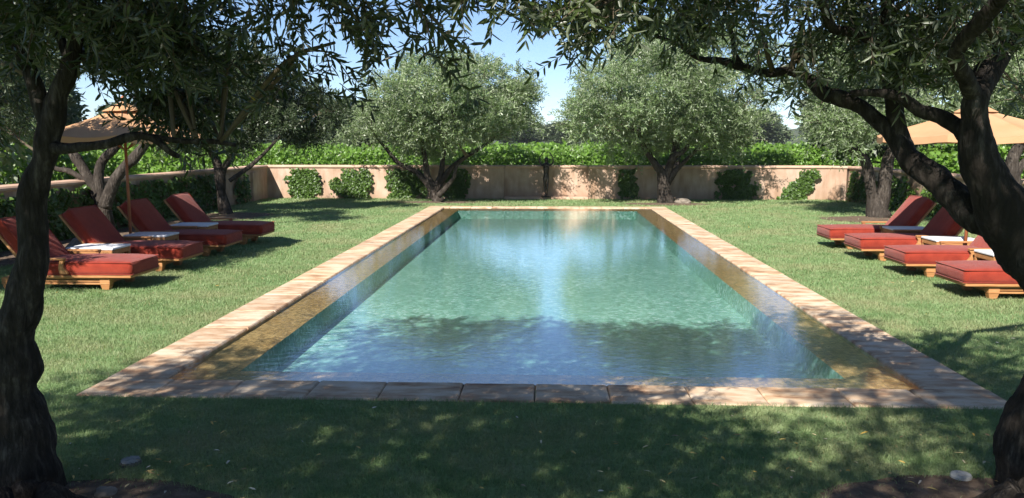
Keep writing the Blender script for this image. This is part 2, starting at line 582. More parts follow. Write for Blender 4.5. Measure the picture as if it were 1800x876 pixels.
hole = (POOL_X0 + .02, POOL_X1 - .02, POOL_Y0 + .02, POOL_Y1 - .02)
ground = sheet_with_hole('ground', -1000, 1000, -100, 1150, hole, -0.02, M['field'], 400)
props(ground, 'earth of the fields around the garden', kind='structure')
lawn = sheet_with_hole('lawn', WALL_X0 - .1, WALL_X1 + .1, -14, WALL_Y + .3, hole, 0.0, M['turf'], 2.0)
props(lawn, 'mown green lawn around the pool', kind='structure')

# ---- pool: shell, ledge, each coping stone
pool = empty('pool', ((POOL_X0 + POOL_X1) / 2, (POOL_Y0 + POOL_Y1) / 2, 0))
props(pool, 'long rectangular pool with sandstone coping and a tiled ledge', kind='structure')
pc = Vector(pool.location)
ix0, ix1, iy0, iy1 = POOL_X0 + COP, POOL_X1 - COP, POOL_Y0 + COP - .03, POOL_Y1 - COP      # water edge
lx0, lx1, ly0, ly1 = ix0 + LED, ix1 - LED, iy0 + LED * 1.05, iy1 - LED                      # deep basin edge
LZ, FZ = -0.040, -0.27


def ring(mb, a, za, b, zb):
    A = [(a[0], a[2], za), (a[1], a[2], za), (a[1], a[3], za), (a[0], a[3], za)]
    B = [(b[0], b[2], zb), (b[1], b[2], zb), (b[1], b[3], zb), (b[0], b[3], zb)]
    mb.add([Vector(v) - pc for v in A + B], [(i, (i + 1) % 4, 4 + (i + 1) % 4, 4 + i) for i in range(4)])


mb = MB(); ring(mb, (ix0, ix1, iy0, iy1), 0.0, (ix0, ix1, iy0, iy1), LZ); ring(mb, (ix0, ix1, iy0, iy1), LZ, (lx0, lx1, ly0, ly1), LZ - .01)
mb.build('ledge', M['ledge'], pool, fix=False)
mb = MB(); ring(mb, (lx0, lx1, ly0, ly1), LZ - .01, (lx0 + .03, lx1 - .03, ly0 + .03, ly1 - .03), FZ)
mb.add([Vector(v) - pc for v in [(lx0 + .03, ly0 + .03, FZ), (lx1 - .03, ly0 + .03, FZ), (lx1 - .03, ly1 - .03, FZ), (lx0 + .03, ly1 - .03, FZ)]], [(0, 1, 2, 3)])
mb.build('basin', M['plaster'], pool, fix=False)

CT = 0.012                                                       # coping top


def coping_stone(x0, x1, y0, y1):
    g = .003
    x0 += g; x1 -= g; y0 += g; y1 -= g
    j = lambda s=.004: R.uniform(-s, s)
    zt = CT + j(.002); b = .012
    vs = [(x0, y0, -.09), (x1, y0, -.09), (x1, y1, -.09), (x0, y1, -.09)]
    lo = [(x0 + j(), y0 + j(), zt - b), (x1 + j(), y0 + j(), zt - b), (x1 + j(), y1 + j(), zt - b), (x0 + j(), y1 + j(), zt - b)]
    hi = [(lo[0][0] + b, lo[0][1] + b, zt + j(.002)), (lo[1][0] - b, lo[1][1] + b, zt + j(.002)), (lo[2][0] - b, lo[2][1] - b, zt + j(.002)), (lo[3][0] + b, lo[3][1] - b, zt + j(.002))]
    fs = [(3, 2, 1, 0)]
    for k in range(2):
        fs += [(4 * k + i, 4 * k + (i + 1) % 4, 4 * k + 4 + (i + 1) % 4, 4 * k + 4 + i) for i in range(4)]
    fs.append((8, 9, 10, 11))
    MB().add([Vector(v) - pc for v in vs + lo + hi], fs).build('coping_stone', M['stone'], pool, fix=False)


def splits(a, b, step, jit):
    n = round((b - a) / step)
    t = [a + (b - a) * i / n + (R.uniform(-jit, jit) if 0 < i < n else 0) for i in range(n + 1)]
    return zip(t[:-1], t[1:])


for a, b in splits(POOL_X0, POOL_X1, .575, .03):
    coping_stone(a, b, POOL_Y0, iy0 + .012)
for a, b in splits(POOL_X0, POOL_X1, .60, .03):
    coping_stone(a, b, iy1 - .012, POOL_Y1)
for a, b in splits(iy0 + .012, iy1 - .012, .92, .10):
    coping_stone(POOL_X0, ix0 + .012, a, b)
    coping_stone(ix1 - .012, POOL_X1, a + 0, b)
water = MB().add([(ix0 + .003, iy0 + .003, WATER_Z), (ix1 - .003, iy0 + .003, WATER_Z), (ix1 - .003, iy1 - .003, WATER_Z), (ix0 + .003, iy1 - .003, WATER_Z)], [(0, 1, 2, 3)]).build('water', M['water'], fix=False)
props(water, 'rippled clear pool water reflecting the sky and trees', kind='structure')

# ---- garden walls
def wall(name, label, segs, cat='wall'):
    """segs: list of (x0,x1,y0,y1) footprints"""
    x0, x1, y0, y1 = segs[0]
    t = empty(name, ((x0 + x1) / 2, (y0 + y1) / 2, 0))
    props(t, label, cat, 'garden walls around the lawn')
    o = t.location
    for (x0, x1, y0, y1) in segs:
        MB().box(((x0 + x1) / 2 - o.x, (y0 + y1) / 2 - o.y, (WALL_H - .12 - .05) / 2), (x1 - x0, y1 - y0, WALL_H - .12 + .05)).build('wall_panel', M['stucco'], t)
    return t


def cap_prism(t, x0, x1, y0, y1, z=WALL_H, over=.045):
    o = t.location
    b = MB()
    h0, h1 = z - .125, z
    b.box(((x0 + x1) / 2 - o.x, (y0 + y1) / 2 - o.y, (h0 + h1) / 2 - .012), (x1 - x0 + 2 * over, y1 - y0 + 2 * over, h1 - h0 - .03))
    ob = b.build('wall_cap', M['cap'], t, bevel=.03)
    return ob


NX0, NX1, ND = -1.50, 1.24, 0.16
fw = wall('garden_wall', 'tan stucco wall across the far end, with a shallow niche', [(NX0, NX1, WALL_Y + ND, WALL_Y + .45)])
o = fw.location
for (a, b) in ((WALL_X0 + .002, NX0), (NX1, WALL_X1 - .55)):
    MB().box(((a + b) / 2 - o.x, WALL_Y + .225 - o.y, (WALL_H - .12 - .05) / 2), (b - a, .45, WALL_H - .12 + .05)).build('wall_panel', M['stucco'], fw)
cap_prism(fw, WALL_X0 - .1, NX0 - .05, WALL_Y, WALL_Y + .45)
cap_prism(fw, NX0 + .05, NX1 - .05, WALL_Y + ND, WALL_Y + .452)
cap_prism(fw, NX1 + .05, WALL_X1 - .5, WALL_Y, WALL_Y + .45)
MB().box((0, -.17 + (WALL_Y + .1 - o.y) + .02, .03), (NX1 - NX0 - .01, .30, .10)).build('plinth', M['cap'], fw, bevel=.012)
# angled corner panel at the far right
cr = Matrix.Rotation(math.radians(-32), 3, 'Z')
c0 = Vector((WALL_X1 - .26, WALL_Y + .06, 0))
MB().box((c0.x - o.x, c0.y - o.y, .475), (.72, .40, WALL_H - .125 + .05), cr).build('wall_panel', M['stucco'], fw)
MB().box((c0.x - o.x, c0.y - o.y, WALL_H - .075), (.80, .48, .09), cr).build('wall_cap', M['cap'], fw, bevel=.03)
lw = wall('garden_wall', 'tan stucco wall along the left side of the lawn, mostly in shade', [(WALL_X0 - .4, WALL_X0, -2, WALL_Y - .001)])
cap_prism(lw, WALL_X0 - .4, WALL_X0, -2, WALL_Y - .06)
rw = wall('garden_wall', 'tan stucco wall along the right side of the lawn, behind the leaning trunks', [(WALL_X1, WALL_X1 + .4, -2, WALL_Y - .30)])
cap_prism(rw, WALL_X1, WALL_X1 + .4, -2, WALL_Y - .36)

# pilasters along the left wall (pale strips between the ivy)
for yy in (25.6, 23.4):
    MB().box((WALL_X0 + .03 - lw.location.x, yy - lw.location.y, .45), (.10, .34, WALL_H - .2)).build('pilaster', M['stucco'], lw, bevel=.008)

# ---- hills far away
def hills():
    vs, fs = [], []
    nx, ny = 120, 14
    for j in range(ny):
        for i in range(nx):
            a = math.radians(-62 + 124 * i / (nx - 1)); r = 420 + 46 * j
            x, y = r * math.sin(a), r * math.cos(a)
            prof = (j / (ny - 1))
            h = 22 * math.sin(min(prof * 1.25, 1) * math.pi / 2) * (.72 + .55 * noise.noise(Vector((i * .09, 3, 0))) + .18 * noise.noise(Vector((i * .31, j * .3, 1)))) + 3 * noise.noise(Vector((i * .9, j * .9, 5)))
            vs.append((x, y, max(h, -1) - 2))
    for j in range(ny - 1):
        for i in range(nx - 1):
            fs.append((j * nx + i, j * nx + i + 1, (j + 1) * nx + i + 1, (j + 1) * nx + i))
    ob = MB().add(vs, fs).build('hills', M['hill'], smooth=True, fix=False)
    props(ob, 'low blue hills beyond the vineyard', kind='structure')
hills()

# ================================================================== TREES
def np3(v): return np.array([[p.x, p.y, p.z] for p in v]) if not isinstance(v, np.ndarray) else v


def leaves_object(name, b, d, sid, nspray, L, W, mat, parent, shape='quad', curl=.15, var=None, jit=.22):
    n = len(b)
    LL = L * NR.uniform(.7, 1.2, n); WW = W * NR.uniform(.75, 1.2, n)
    V, Fq, k = leaf_arrays(b, d, LL, WW, curl, None, shape)
    if var is None: var = NR.uniform(0, 1, nspray)
    rn = np.clip(var[sid] * .7 + NR.uniform(0, 1, n) * .3, 0, 1)
    me = big_mesh(name, V, Fq, np.repeat(rn, k))
    return link(name, me, mat, parent)


def clump_points(clumps, n, shell=.55):
    """random spray starts in ellipsoids (centre, radii), denser toward the rim; returns points and outward directions"""
    vol = np.array([c[1][0] * c[1][1] * c[1][2] for c in clumps]) ** .75
    ix = NR.choice(len(clumps), n, p=vol / vol.sum())
    C = np.array([c[0] for c in clumps])[ix]; Rr = np.array([c[1] for c in clumps])[ix]
    u = unit(NR.normal(size=(n, 3)))
    rad = (shell + (1 - shell) * NR.uniform(0, 1, n) ** .6)[:, None] * NR.uniform(.78, 1.06, (n, 1))
    return C + u * Rr * rad, u, ix


def tree(name, label, base, stems, clumps, n_spray, leaf, mats, pairs=7, spray_l=.35, group='olive trees around the lawn', cat='olive tree',
         limb_n=9, base_flare=1.5, step=.07, shape='quad', twigs=False, curl=.15, up=.5, amp=.18):
    """stems: list of (points, radii) in world space, the first from the base; clumps: list of (centre, radii)"""
    t = empty(name, base)
    props(t, label, cat, group)
    o = Vector(base)
    allp = []
    for k, (pts, rads) in enumerate(stems):
        b = MB()
        p, r = gnarled(b, [Vector(q) - o for q in pts], rads, limb_n, step, amp, .02, seed=R.randint(0, 99))
        allp += [(q, rr) for q, rr in zip(p, r)]
        b.build('trunk' if k == 0 else 'branch', mats[0], t, smooth=True, fix=False)
    # side branches to every clump
    big = clumps; clumps = knobbly(clumps)
    b = MB()
    for (c, rr) in big:
        c = Vector(c) - o
        q, qr = min(allp, key=lambda e: (e[0] - c).length + (0.4 if e[0].z > c.z else 0))
        mid = q.lerp(c, .5) + Vector((R.uniform(-.1, .1), R.uniform(-.1, .1), R.uniform(-.05, .15))) * rr[0]
        b.tube(*smooth_path([q, mid, c + Vector((0, 0, rr[2] * .3))], [min(qr, .035) + .006, .018, .006], .15), n=5)
        for _ in range(4):
            e = c + Vector((R.gauss(0, .5) * rr[0], R.gauss(0, .5) * rr[1], R.gauss(.1, .4) * rr[2]))
            b.tube([mid, mid.lerp(e, .6) + Vector((0, 0, .05)), e], [.012, .008, .004], n=4)
    props(b.build('twig', mats[1], t, smooth=True, fix=False), kind='stuff')
    pts, u, ix = clump_points(clumps, n_spray, .35)
    d = u * .9 + NR.normal(size=u.shape) * .45; d[:, 2] += up
    bb, dd, sid, tw = sprays(pts - np.array(o), d, spray_l * NR.uniform(.6, 1.3, n_spray), pairs, *leaf[:2])
    cl_var = NR.uniform(0, 1, len(clumps))
    var = np.clip(.65 * cl_var[ix] + .35 * NR.uniform(0, 1, n_spray), 0, 1)
    leaves_object('crown', bb, dd, sid, n_spray, leaf[0], leaf[1], mats[2], t, shape, curl, var)
    if twigs:
        V, Fq = twig_mesh(tw, .0032)
        props(link('shoots', big_mesh('shoots', V, Fq), mats[1], t), kind='stuff')
    return t


def knobbly(cl, k=5):
    """break big clumps into smaller tufts so the outline is uneven"""
    out = []
    for c, r in cl:
        if R.random() < .6: out.append((Vector(c), (r[0] * .55, r[1] * .55, r[2] * .55)))
        for _ in range(k):
            u = Vector((R.gauss(0, 1), R.gauss(0, 1), R.gauss(.15, .9))).normalized()
            q = R.uniform(.26, .46)
            out.append((Vector(c) + Vector((u.x * r[0], u.y * r[1], u.z * r[2])) * R.uniform(.6, 1.18), (r[0] * q, r[1] * q, r[2] * q * .9)))
    return out


def pc_(l, Y, dr=.8):
    """clumps from outline circles: (px, py, radius px[, radius y px[, depth offset]])"""
    out = []
    for e in l:
        px, py, rx = e[:3]; ry = e[3] if len(e) > 3 else rx * .85; dy = e[4] if len(e) > 4 else R.uniform(-.8, .8)
        y = Y + dy
        out.append((P(px, py, y), (rx * S(y), max(rx * S(y) * .9, .2), ry * S(y))))
    return out


def stem_px(l, Y):
    """(px, py, radius px[, depth offset])"""
    pts, rads = [], []
    for e in l:
        y = Y + (e[3] if len(e) > 3 else 0)
        pts.append(P(e[0], e[1], y)); rads.append(e[2] * S(y))
    return pts, rads


OL = (M['bark'], M['twig'], M['leaf_olive'])
# far olive left of the statue
YA = 25.6
tree('olive_tree', 'round grey-green olive tree by the far wall, left of the statue', G(770, 355), [
    stem_px([(772, 357, 12.0), (766, 345, 8.8), (760, 330, 8.0), (752, 310, 5.6), (748, 285, 4.8), (742, 250, 4.0), (738, 210, 2.4)], YA),
    stem_px([(760, 335, 6.4), (735, 305, 4.8), (702, 288, 4.0), (684, 268, 3.2), (660, 240, 2.4)], YA),
    stem_px([(764, 335, 6.4), (776, 305, 4.8), (779, 275, 4.0), (790, 230, 3.2), (800, 180, 2.4)], YA),
    stem_px([(766, 335, 6.4), (790, 300, 4.8), (815, 278, 4.0), (842, 262, 3.2), (880, 235, 2.4)], YA),
    stem_px([(770, 345, 5.6), (796, 315, 3.2), (806, 285, 3.2), (835, 268, 2.4), (862, 246, 1.6)], YA - .5)],
    pc_([(690, 225, 50, 38), (665, 250, 30, 20), (740, 175, 60, 45), (800, 150, 65, 48), (850, 180, 62, 50), (890, 195, 50, 48), (915, 170, 30, 26),
         (905, 235, 36, 26), (850, 240, 60, 34), (770, 240, 60, 36), (720, 260, 40, 18), (760, 130, 36, 24), (830, 118, 30, 20), (700, 170, 30, 26), (800, 205, 80, 45, 1.0), (660, 215, 26, 20), (870, 135, 30, 18), (715, 120, 26, 22), (925, 150, 22, 26), (625, 240, 22, 16), (780, 215, 60, 36, -1.7), (720, 205, 56, 40, -1.5), (850, 205, 56, 40, -1.6), (790, 170, 60, 40, -2.0), (800, 236, 60, 18, -.9), (720, 236, 50, 18, -.8), (870, 238, 40, 16, -.7), (690, 160, 46, 34, -2.2), (760, 125, 46, 32, -2.2), (645, 215, 34, 26, -2.0), (830, 150, 44, 32, -2.2)], YA),
    6600, (.11, .031), OL, 7, .46, up=.7)
# far olive right of the statue
YB = 25.4
tree('olive_tree', 'broad olive tree by the far wall, right of the statue', G(1168, 358), [
    stem_px([(1170, 360, 16.0), (1168, 340, 11.2), (1166, 315, 9.6), (1160, 300, 7.2), (1146, 280, 5.6), (1135, 262, 4.8), (1110, 225, 3.2)], YB),
    stem_px([(1168, 325, 8.0), (1176, 295, 7.2), (1184, 272, 5.6), (1190, 230, 4.8), (1180, 170, 3.2), (1170, 120, 2.4)], YB),
    stem_px([(1178, 285, 5.6), (1188, 272, 4.8), (1200, 268, 4.0), (1225, 235, 3.2)], YB - .3),
    stem_px([(1170, 325, 7.2), (1184, 305, 5.6), (1200, 288, 4.0), (1222, 266, 3.2), (1260, 235, 2.4)], YB)],
    pc_([(1020, 205, 36, 36), (1000, 225, 24, 24), (1060, 180, 52, 46), (1050, 230, 46, 30), (1100, 140, 60, 48), (1160, 100, 60, 40), (1230, 120, 60, 46), (1290, 160, 46, 42),
         (1290, 220, 46, 34), (1230, 240, 60, 30), (1150, 250, 50, 24), (1100, 235, 50, 34), (1265, 262, 44, 18), (1200, 180, 80, 60, 1.2), (1110, 190, 60, 50, .8), (1310, 195, 30, 30), (1035, 160, 26, 22), (1190, 252, 30, 12), (1150, 215, 60, 40, -1.7), (1070, 205, 56, 36, -1.5), (1230, 205, 60, 42, -1.6), (1160, 170, 60, 40, -2.0), (1290, 240, 50, 26, -1.0), (1120, 236, 56, 16, -.8), (1230, 238, 50, 16, -.8), (1090, 140, 50, 36, -2.2), (1240, 150, 50, 36, -2.2), (1025, 190, 36, 28, -2.0), (1170, 115, 46, 30, -2.2), (1170, 62, 50, 30), (1250, 75, 50, 34), (1310, 120, 44, 34), (1340, 165, 36, 30), (1100, 85, 34, 24)], YB),
    7600, (.11, .031), OL, 7, .46, up=.7)
# leafier green tree rising behind it
tree('leafy_tree', 'deep green broadleaf tree rising behind the right hand olive', P(1190, 356, 28.6) * 1, [
    ([Vector((4.3, 28.6, -.1)), Vector((4.3, 28.6, 1.5)), Vector((4.4, 28.6, 3)), Vector((4.5, 28.7, 4.6))], [.16, .13, .10, .05])],
    pc_([(1150, 130, 40, 36, 0), (1200, 150, 50, 46, 0), (1220, 190, 42, 36, 0), (1130, 100, 34, 26, 0), (1180, 90, 36, 26, 0)], 28.6),
    1500, (.13, .055), (M['bark'], M['twig'], M['grape_green']), 5, .36, group='trees beyond the far wall', cat='tree')
# left mid olive
YC = 21.0
tree('olive_tree', 'slender dark olive tree at the far left corner of the lawn', G(397, 378), [
    stem_px([(398, 380, 15), (396, 368, 11), (389, 340, 8), (388, 315, 9), (382, 290, 8), (373, 268, 7), (352, 220, 5), (340, 170, 3)], YC),
    stem_px([(388, 312, 7), (396, 292, 6), (411, 267, 5), (425, 220, 4), (440, 160, 3)], YC),
    stem_px([(404, 318, 4), (438, 294, 4), (468, 266, 3), (500, 230, 2)], YC - .4)],
    pc_([(330, 190, 60, 48), (390, 150, 70, 55), (450, 180, 64, 52), (500, 215, 50, 36), (420, 225, 70, 36), (345, 235, 56, 30), (550, 220, 40, 28), (470, 130, 44, 34), (530, 170, 40, 30), (380, 105, 50, 34), (300, 240, 36, 26), (585, 195, 26, 18)], YC),
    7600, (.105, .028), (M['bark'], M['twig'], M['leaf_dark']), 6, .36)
# left olive behind the loungers, several stems
YD = 16.2
tree('olive_tree', 'many stemmed olive tree behind the loungers under the left umbrella', P(182, 412, YD) * 1, [
    stem_px([(184, 416, 20), (182, 385, 16), (178, 358, 14), (166, 330, 10), (150, 303, 9), (137, 284, 9), (118, 255, 7), (90, 200, 4)], YD),
    stem_px([(180, 365, 12), (174, 330, 9), (175, 301, 8), (186, 275, 8), (206, 256, 7), (230, 215, 5), (240, 160, 3)], YD),
    stem_px([(184, 365, 12), (196, 330, 10), (219, 292, 9), (232, 282, 10), (248, 262, 8), (280, 225, 5), (320, 180, 3)], YD - .3),
    stem_px([(160, 322, 5), (120, 300, 5), (98, 296, 4), (70, 270, 3)], YD)],
    pc_([(30, 140, 80, 70), (130, 85, 80, 50), (260, 95, 80, 50), (350, 140, 56, 44), (-10, 215, 50, 50), (220, 40, 70, 30), (110, 25, 70, 30)], YD),
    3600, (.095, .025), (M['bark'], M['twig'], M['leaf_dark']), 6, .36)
# olive at the left edge, whose crown shades the left loungers
tree('olive_tree', 'olive tree beside the left loungers, its leaves at the left edge', (-8.3, 9.0, 0), [
    ([Vector((-8.3, 9.0, -.1)), Vector((-8.25, 9.0, .5)), Vector((-8.3, 9.1, 1.1)), Vector((-8.5, 9.2, 1.9)), Vector((-8.6, 9.2, 2.9))], [.2, .15, .13, .09, .04]),
    ([Vector((-8.3, 9.05, .9)), Vector((-8.0, 8.8, 1.5)), Vector((-7.6, 8.6, 2.2)), Vector((-7.3, 8.5, 2.8))], [.10, .08, .06, .03])],
    [(Vector((-8.4, 8.6, 3.0)), (1.2, 1.2, .8)), (Vector((-7.5, 8.3, 2.9)), (1.0, 1.0, .6)), (Vector((-7.4, 9.5, 3.0)), (.9, 1.0, .6)), (Vector((-8.6, 10.0, 3.0)), (1.1, 1.1, .7)), (Vector((-8.2, 9.3, 3.7)), (1.2, 1.2, .7)), (Vector((-7.3, 10.4, 2.9)), (.7, .8, .5)), (Vector((-9.3, 9, 2.8)), (.9, 1.1, .7)), (Vector((-7.9, 7.4, 2.8)), (.9, .8, .55))],
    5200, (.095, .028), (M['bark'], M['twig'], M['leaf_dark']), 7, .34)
# right mid olive
YE = 20.8
tree('olive_tree', 'twin stemmed olive tree in a soil bed at the right end of the lawn', G(1545, 380), [
    stem_px([(1544, 384, 22), (1540, 368, 17), (1533, 345, 10), (1528, 315, 9), (1524, 292, 9), (1508, 268, 8), (1470, 235, 5), (1440, 200, 3)], YE),
    stem_px([(1546, 375, 14), (1552, 346, 12), (1556, 312, 11), (1562, 278, 10), (1590, 220, 6), (1610, 160, 4)], YE)],
    pc_([(1480, 225, 44, 30), (1470, 236, 50, 30, -.5), (1505, 215, 44, 26, -.8), (1440, 225, 36, 26, -.4), (1450, 205, 36, 28), (1420, 150, 60, 46), (1500, 150, 70, 52), (1580, 130, 80, 60), (1660, 140, 70, 60), (1540, 210, 50, 30), (1620, 205, 50, 30), (1560, 60, 90, 46), (1460, 90, 60, 44)], YE),
    4200, (.105, .028), (M['bark'], M['twig'], M['leaf_olive']), 6, .36)
YG = 16.5
tree('olive_tree', 'olive tree behind the right umbrella, half hidden by the big trunk', P(1788, 410, YG) * 1, [
    stem_px([(1790, 412, 20), (1786, 370, 14), (1782, 330, 12), (1778, 290, 11), (1790, 260, 9), (1820, 210, 5)], YG),
    stem_px([(1784, 310, 7), (1800, 285, 6), (1830, 262, 5), (1870, 220, 3)], YG)],
    pc_([(1780, 150, 80, 60), (1850, 180, 80, 60), (1720, 100, 70, 50), (1820, 80, 80, 50), (1880, 240, 60, 40)], YG),
    2600, (.095, .025), OL, 6, .36)

# ---------------- the two near olives, framing the view
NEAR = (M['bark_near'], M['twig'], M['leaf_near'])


def near_tree(label, base, stems, blobs, canopy, n_can, leafmat, dens=1.0):
    """blobs: (px, py, rx, ry, Y, sprays) hanging foliage in view; canopy: ellipsoids overhead"""
    t = empty('olive_tree', base)
    props(t, label, 'olive tree', 'big olive trees framing the pool')
    o = Vector(base)
    allp = []
    for k, (pts, rads) in enumerate(stems):
        b = MB(); rads = [.9 * q for q in rads]
        p, r = gnarled(b, [Vector(q) - o for q in pts], rads, 34 if rads[0] > .06 else 14, .016 if rads[0] > .06 else .035, .19 if rads[0] > .06 else .14, .015, seed=R.randint(0, 99))
        allp += [(q, rr) for q, rr in zip(p, r)][::3]
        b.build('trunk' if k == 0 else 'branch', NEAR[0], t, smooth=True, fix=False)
    for k in range(6):
        a = 6.283 * k / 6 + R.uniform(-.3, .3); L_ = R.uniform(.38, .62); b = MB()
        e = Vector((math.cos(a), math.sin(a), 0))
        gnarled(b, [e * .08 + Vector((0, 0, .14)), e * .22 + Vector((0, 0, .035)), e * L_ * .7 + Vector((0, 0, .008)), e * L_ + Vector((0, 0, -.03))], [.08, .055, .035, .012], 12, .03, .25, .02, seed=R.randint(0, 99))
        b.build('root', NEAR[0], t, smooth=True, fix=False)
    tips = MB(); P0, D0, NB = [], [], 0
    for (px, py, rx, ry, Y, ns) in blobs:
        py -= 22; c = P(px, py, Y) - o
        root = c + Vector((0, -.1, ry * S(Y) * .9 + .1))
        q, qr = min(allp, key=lambda e: (e[0] - root).length)
        mid = q.lerp(root, .55) + Vector((R.uniform(-.1, .1), R.uniform(-.1, .1), .12))
        path, pr = smooth_path([q, mid, root], [min(qr * .8, .022), .013, .007], .08)
        tips.tube(path, pr, n=6)
        ns = max(2, round(ns * dens)); nsub = max(2, ns // 6)
        for k in range(nsub):
            y = Y + R.gauss(0, .28)
            e = P(px + R.gauss(0, .55) * rx, py + R.gauss(0, .5) * ry, y) - o
            st = path[R.randint(len(path) // 2, len(path) - 1)]
            m1 = st.lerp(e, .5) + Vector((R.uniform(-.05, .05), R.uniform(-.05, .05), .06))
            sp, sr = smooth_path([st, m1, e], [.006, .0045, .0025], .06)
            tips.tube(sp, sr, n=4)
            for _ in range(max(1, round(ns / nsub))):
                a = sp[R.randint(len(sp) // 3, len(sp) - 1)]
                dirr = (e - st).normalized() * .7 + Vector((R.gauss(0, .6), R.gauss(0, .6), R.gauss(.02, .5)))
                P0.append(a + Vector((R.gauss(0, .02), R.gauss(0, .02), R.gauss(0, .02)))); D0.append(dirr)
    props(tips.build('twig', NEAR[1], t, smooth=True, fix=False), kind='stuff')
    P0, D0 = np3(P0), np3(D0)
    cp, cu, _ = clump_points(canopy, n_can, .3)
    for c, rr in canopy:
        c = Vector(c) - o
    P1 = np.concatenate([P0, cp - np.array(o)]); cd = cu * .7 + NR.normal(size=cu.shape) * .5
    D1 = np.concatenate([D0, cd])
    n = len(P1)
    bb, dd, sid, tw = sprays(P1, D1, .20 * NR.uniform(.55, 1.3, n), 7, .066, .014, droop=.07, ang=.85)
    leaves_object('crown', bb, dd, sid, n, .070, .0150, leafmat, t, 'lance', .10)
    V, Fq = twig_mesh(tw, .0026)
    props(link('shoots', big_mesh('shoots', V, Fq), NEAR[1], t), kind='stuff')
    b = MB()
    for c, rr in canopy:                                          # limbs carrying the canopy overhead
        c = Vector(c) - o
        q, qr = min(allp, key=lambda e: (e[0] - c).length)
        mid = q.lerp(c, .5) + Vector((R.uniform(-.2, .2), R.uniform(-.2, .2), .15))
        b.tube(*smooth_path([q, mid, c, c + Vector((R.uniform(-.3, .3), R.uniform(-.3, .3), rr[2] * .5))], [min(qr * .9, .04), .024, .014, .006], .12), n=7)
    b.build('bough', NEAR[0], t, smooth=True, fix=False)
    return t


YL = 4.05
L_STEMS = [
    stem_px([(48, 945, 100), (46, 900, 82), (44, 835, 68), (36, 757, 57), (22, 690, 48), (31, 648, 48), (27, 600, 38), (40, 550, 36), (50, 490, 32), (57, 450, 30),
             (56, 418, 27), (58, 353, 25), (66, 318, 25), (78, 284, 22), (87, 250, 23), (92, 215, 24), (99, 165, 18), (116, 130, 16), (128, 85, 15), (136, 45, 14), (146, 0, 13, -.1), (160, -90, 12, -.3), (175, -200, 10, -.6), (200, -330, 8, -1.0)], YL),
    stem_px([(90, 222, 20), (74, 195, 17), (60, 150, 16), (45, 110, 14), (28, 70, 13), (10, 10, 12, .1), (-20, -90, 10, .2), (-60, -230, 8, -.2)], YL),
    stem_px([(122, 110, 10), (104, 60, 8, .1), (96, 30, 7, .2), (90, -10, 6, .2), (70, -120, 5, .2)], YL),
    stem_px([(88, 258, 14), (115, 262, 11, -.05), (155, 258, 9, -.1), (192, 252, 9, -.1), (222, 241, 9, -.1), (248, 238, 8, -.05), (275, 246, 7, 0), (295, 264, 6, 0), (312, 275, 5, .1)], YL),
    stem_px([(262, 240, 6), (320, 247, 5, .1), (370, 246, 5, .2), (410, 252, 4, .3)], YL)]
L_BLOBS = [(30, 60, 60, 60, 3.9, 40), (110, 40, 70, 50, 3.6, 46), (190, 60, 70, 60, 4.2, 60), (260, 60, 76, 60, 3.8, 48), (330, 50, 66, 50, 4.0, 36), (400, 40, 56, 45, 4.3, 26),
           (200, 115, 60, 38, 4.3, 44), (280, 125, 76, 42, 4.0, 54), (350, 130, 60, 50, 4.2, 50), (265, 205, 44, 22, 4.5, 20), (330, 215, 56, 28, 4.5, 26), (400, 190, 50, 30, 4.6, 20),
           (430, 130, 40, 34, 4.5, 10), (20, 140, 50, 50, 4.3, 20), (500, 40, 40, 34, 3.6, 9), (470, 70, 40, 30, 3.5, 9), (490, 130, 40, 40, 3.9, 8), (540, 190, 50, 40, 4.2, 12),
           (600, 45, 30, 34, 3.7, 10), (640, 70, 36, 40, 3.8, 17), (640, 130, 26, 26, 3.8, 8), (600, 160, 46, 24, 4.1, 6), (660, 30, 46, 22, 3.6, 9), (720, 35, 40, 24, 3.5, 4), (745, 85, 30, 30, 3.9, 4), (255, 215, 30, 16, 4.5, 16), (300, 225, 30, 16, 4.5, 18), (345, 240, 34, 16, 4.5, 16),
           (790, 100, 26, 26, 3.5, 9), (780, 130, 20, 14, 3.5, 5), (320, 235, 50, 18, 4.6, 8), (10, 260, 30, 40, 4.4, 8), (820, 22, 50, 22, 3.9, 9), (560, 15, 60, 24, 3.4, 12), (420, 265, 40, 24, 4.8, 8)]
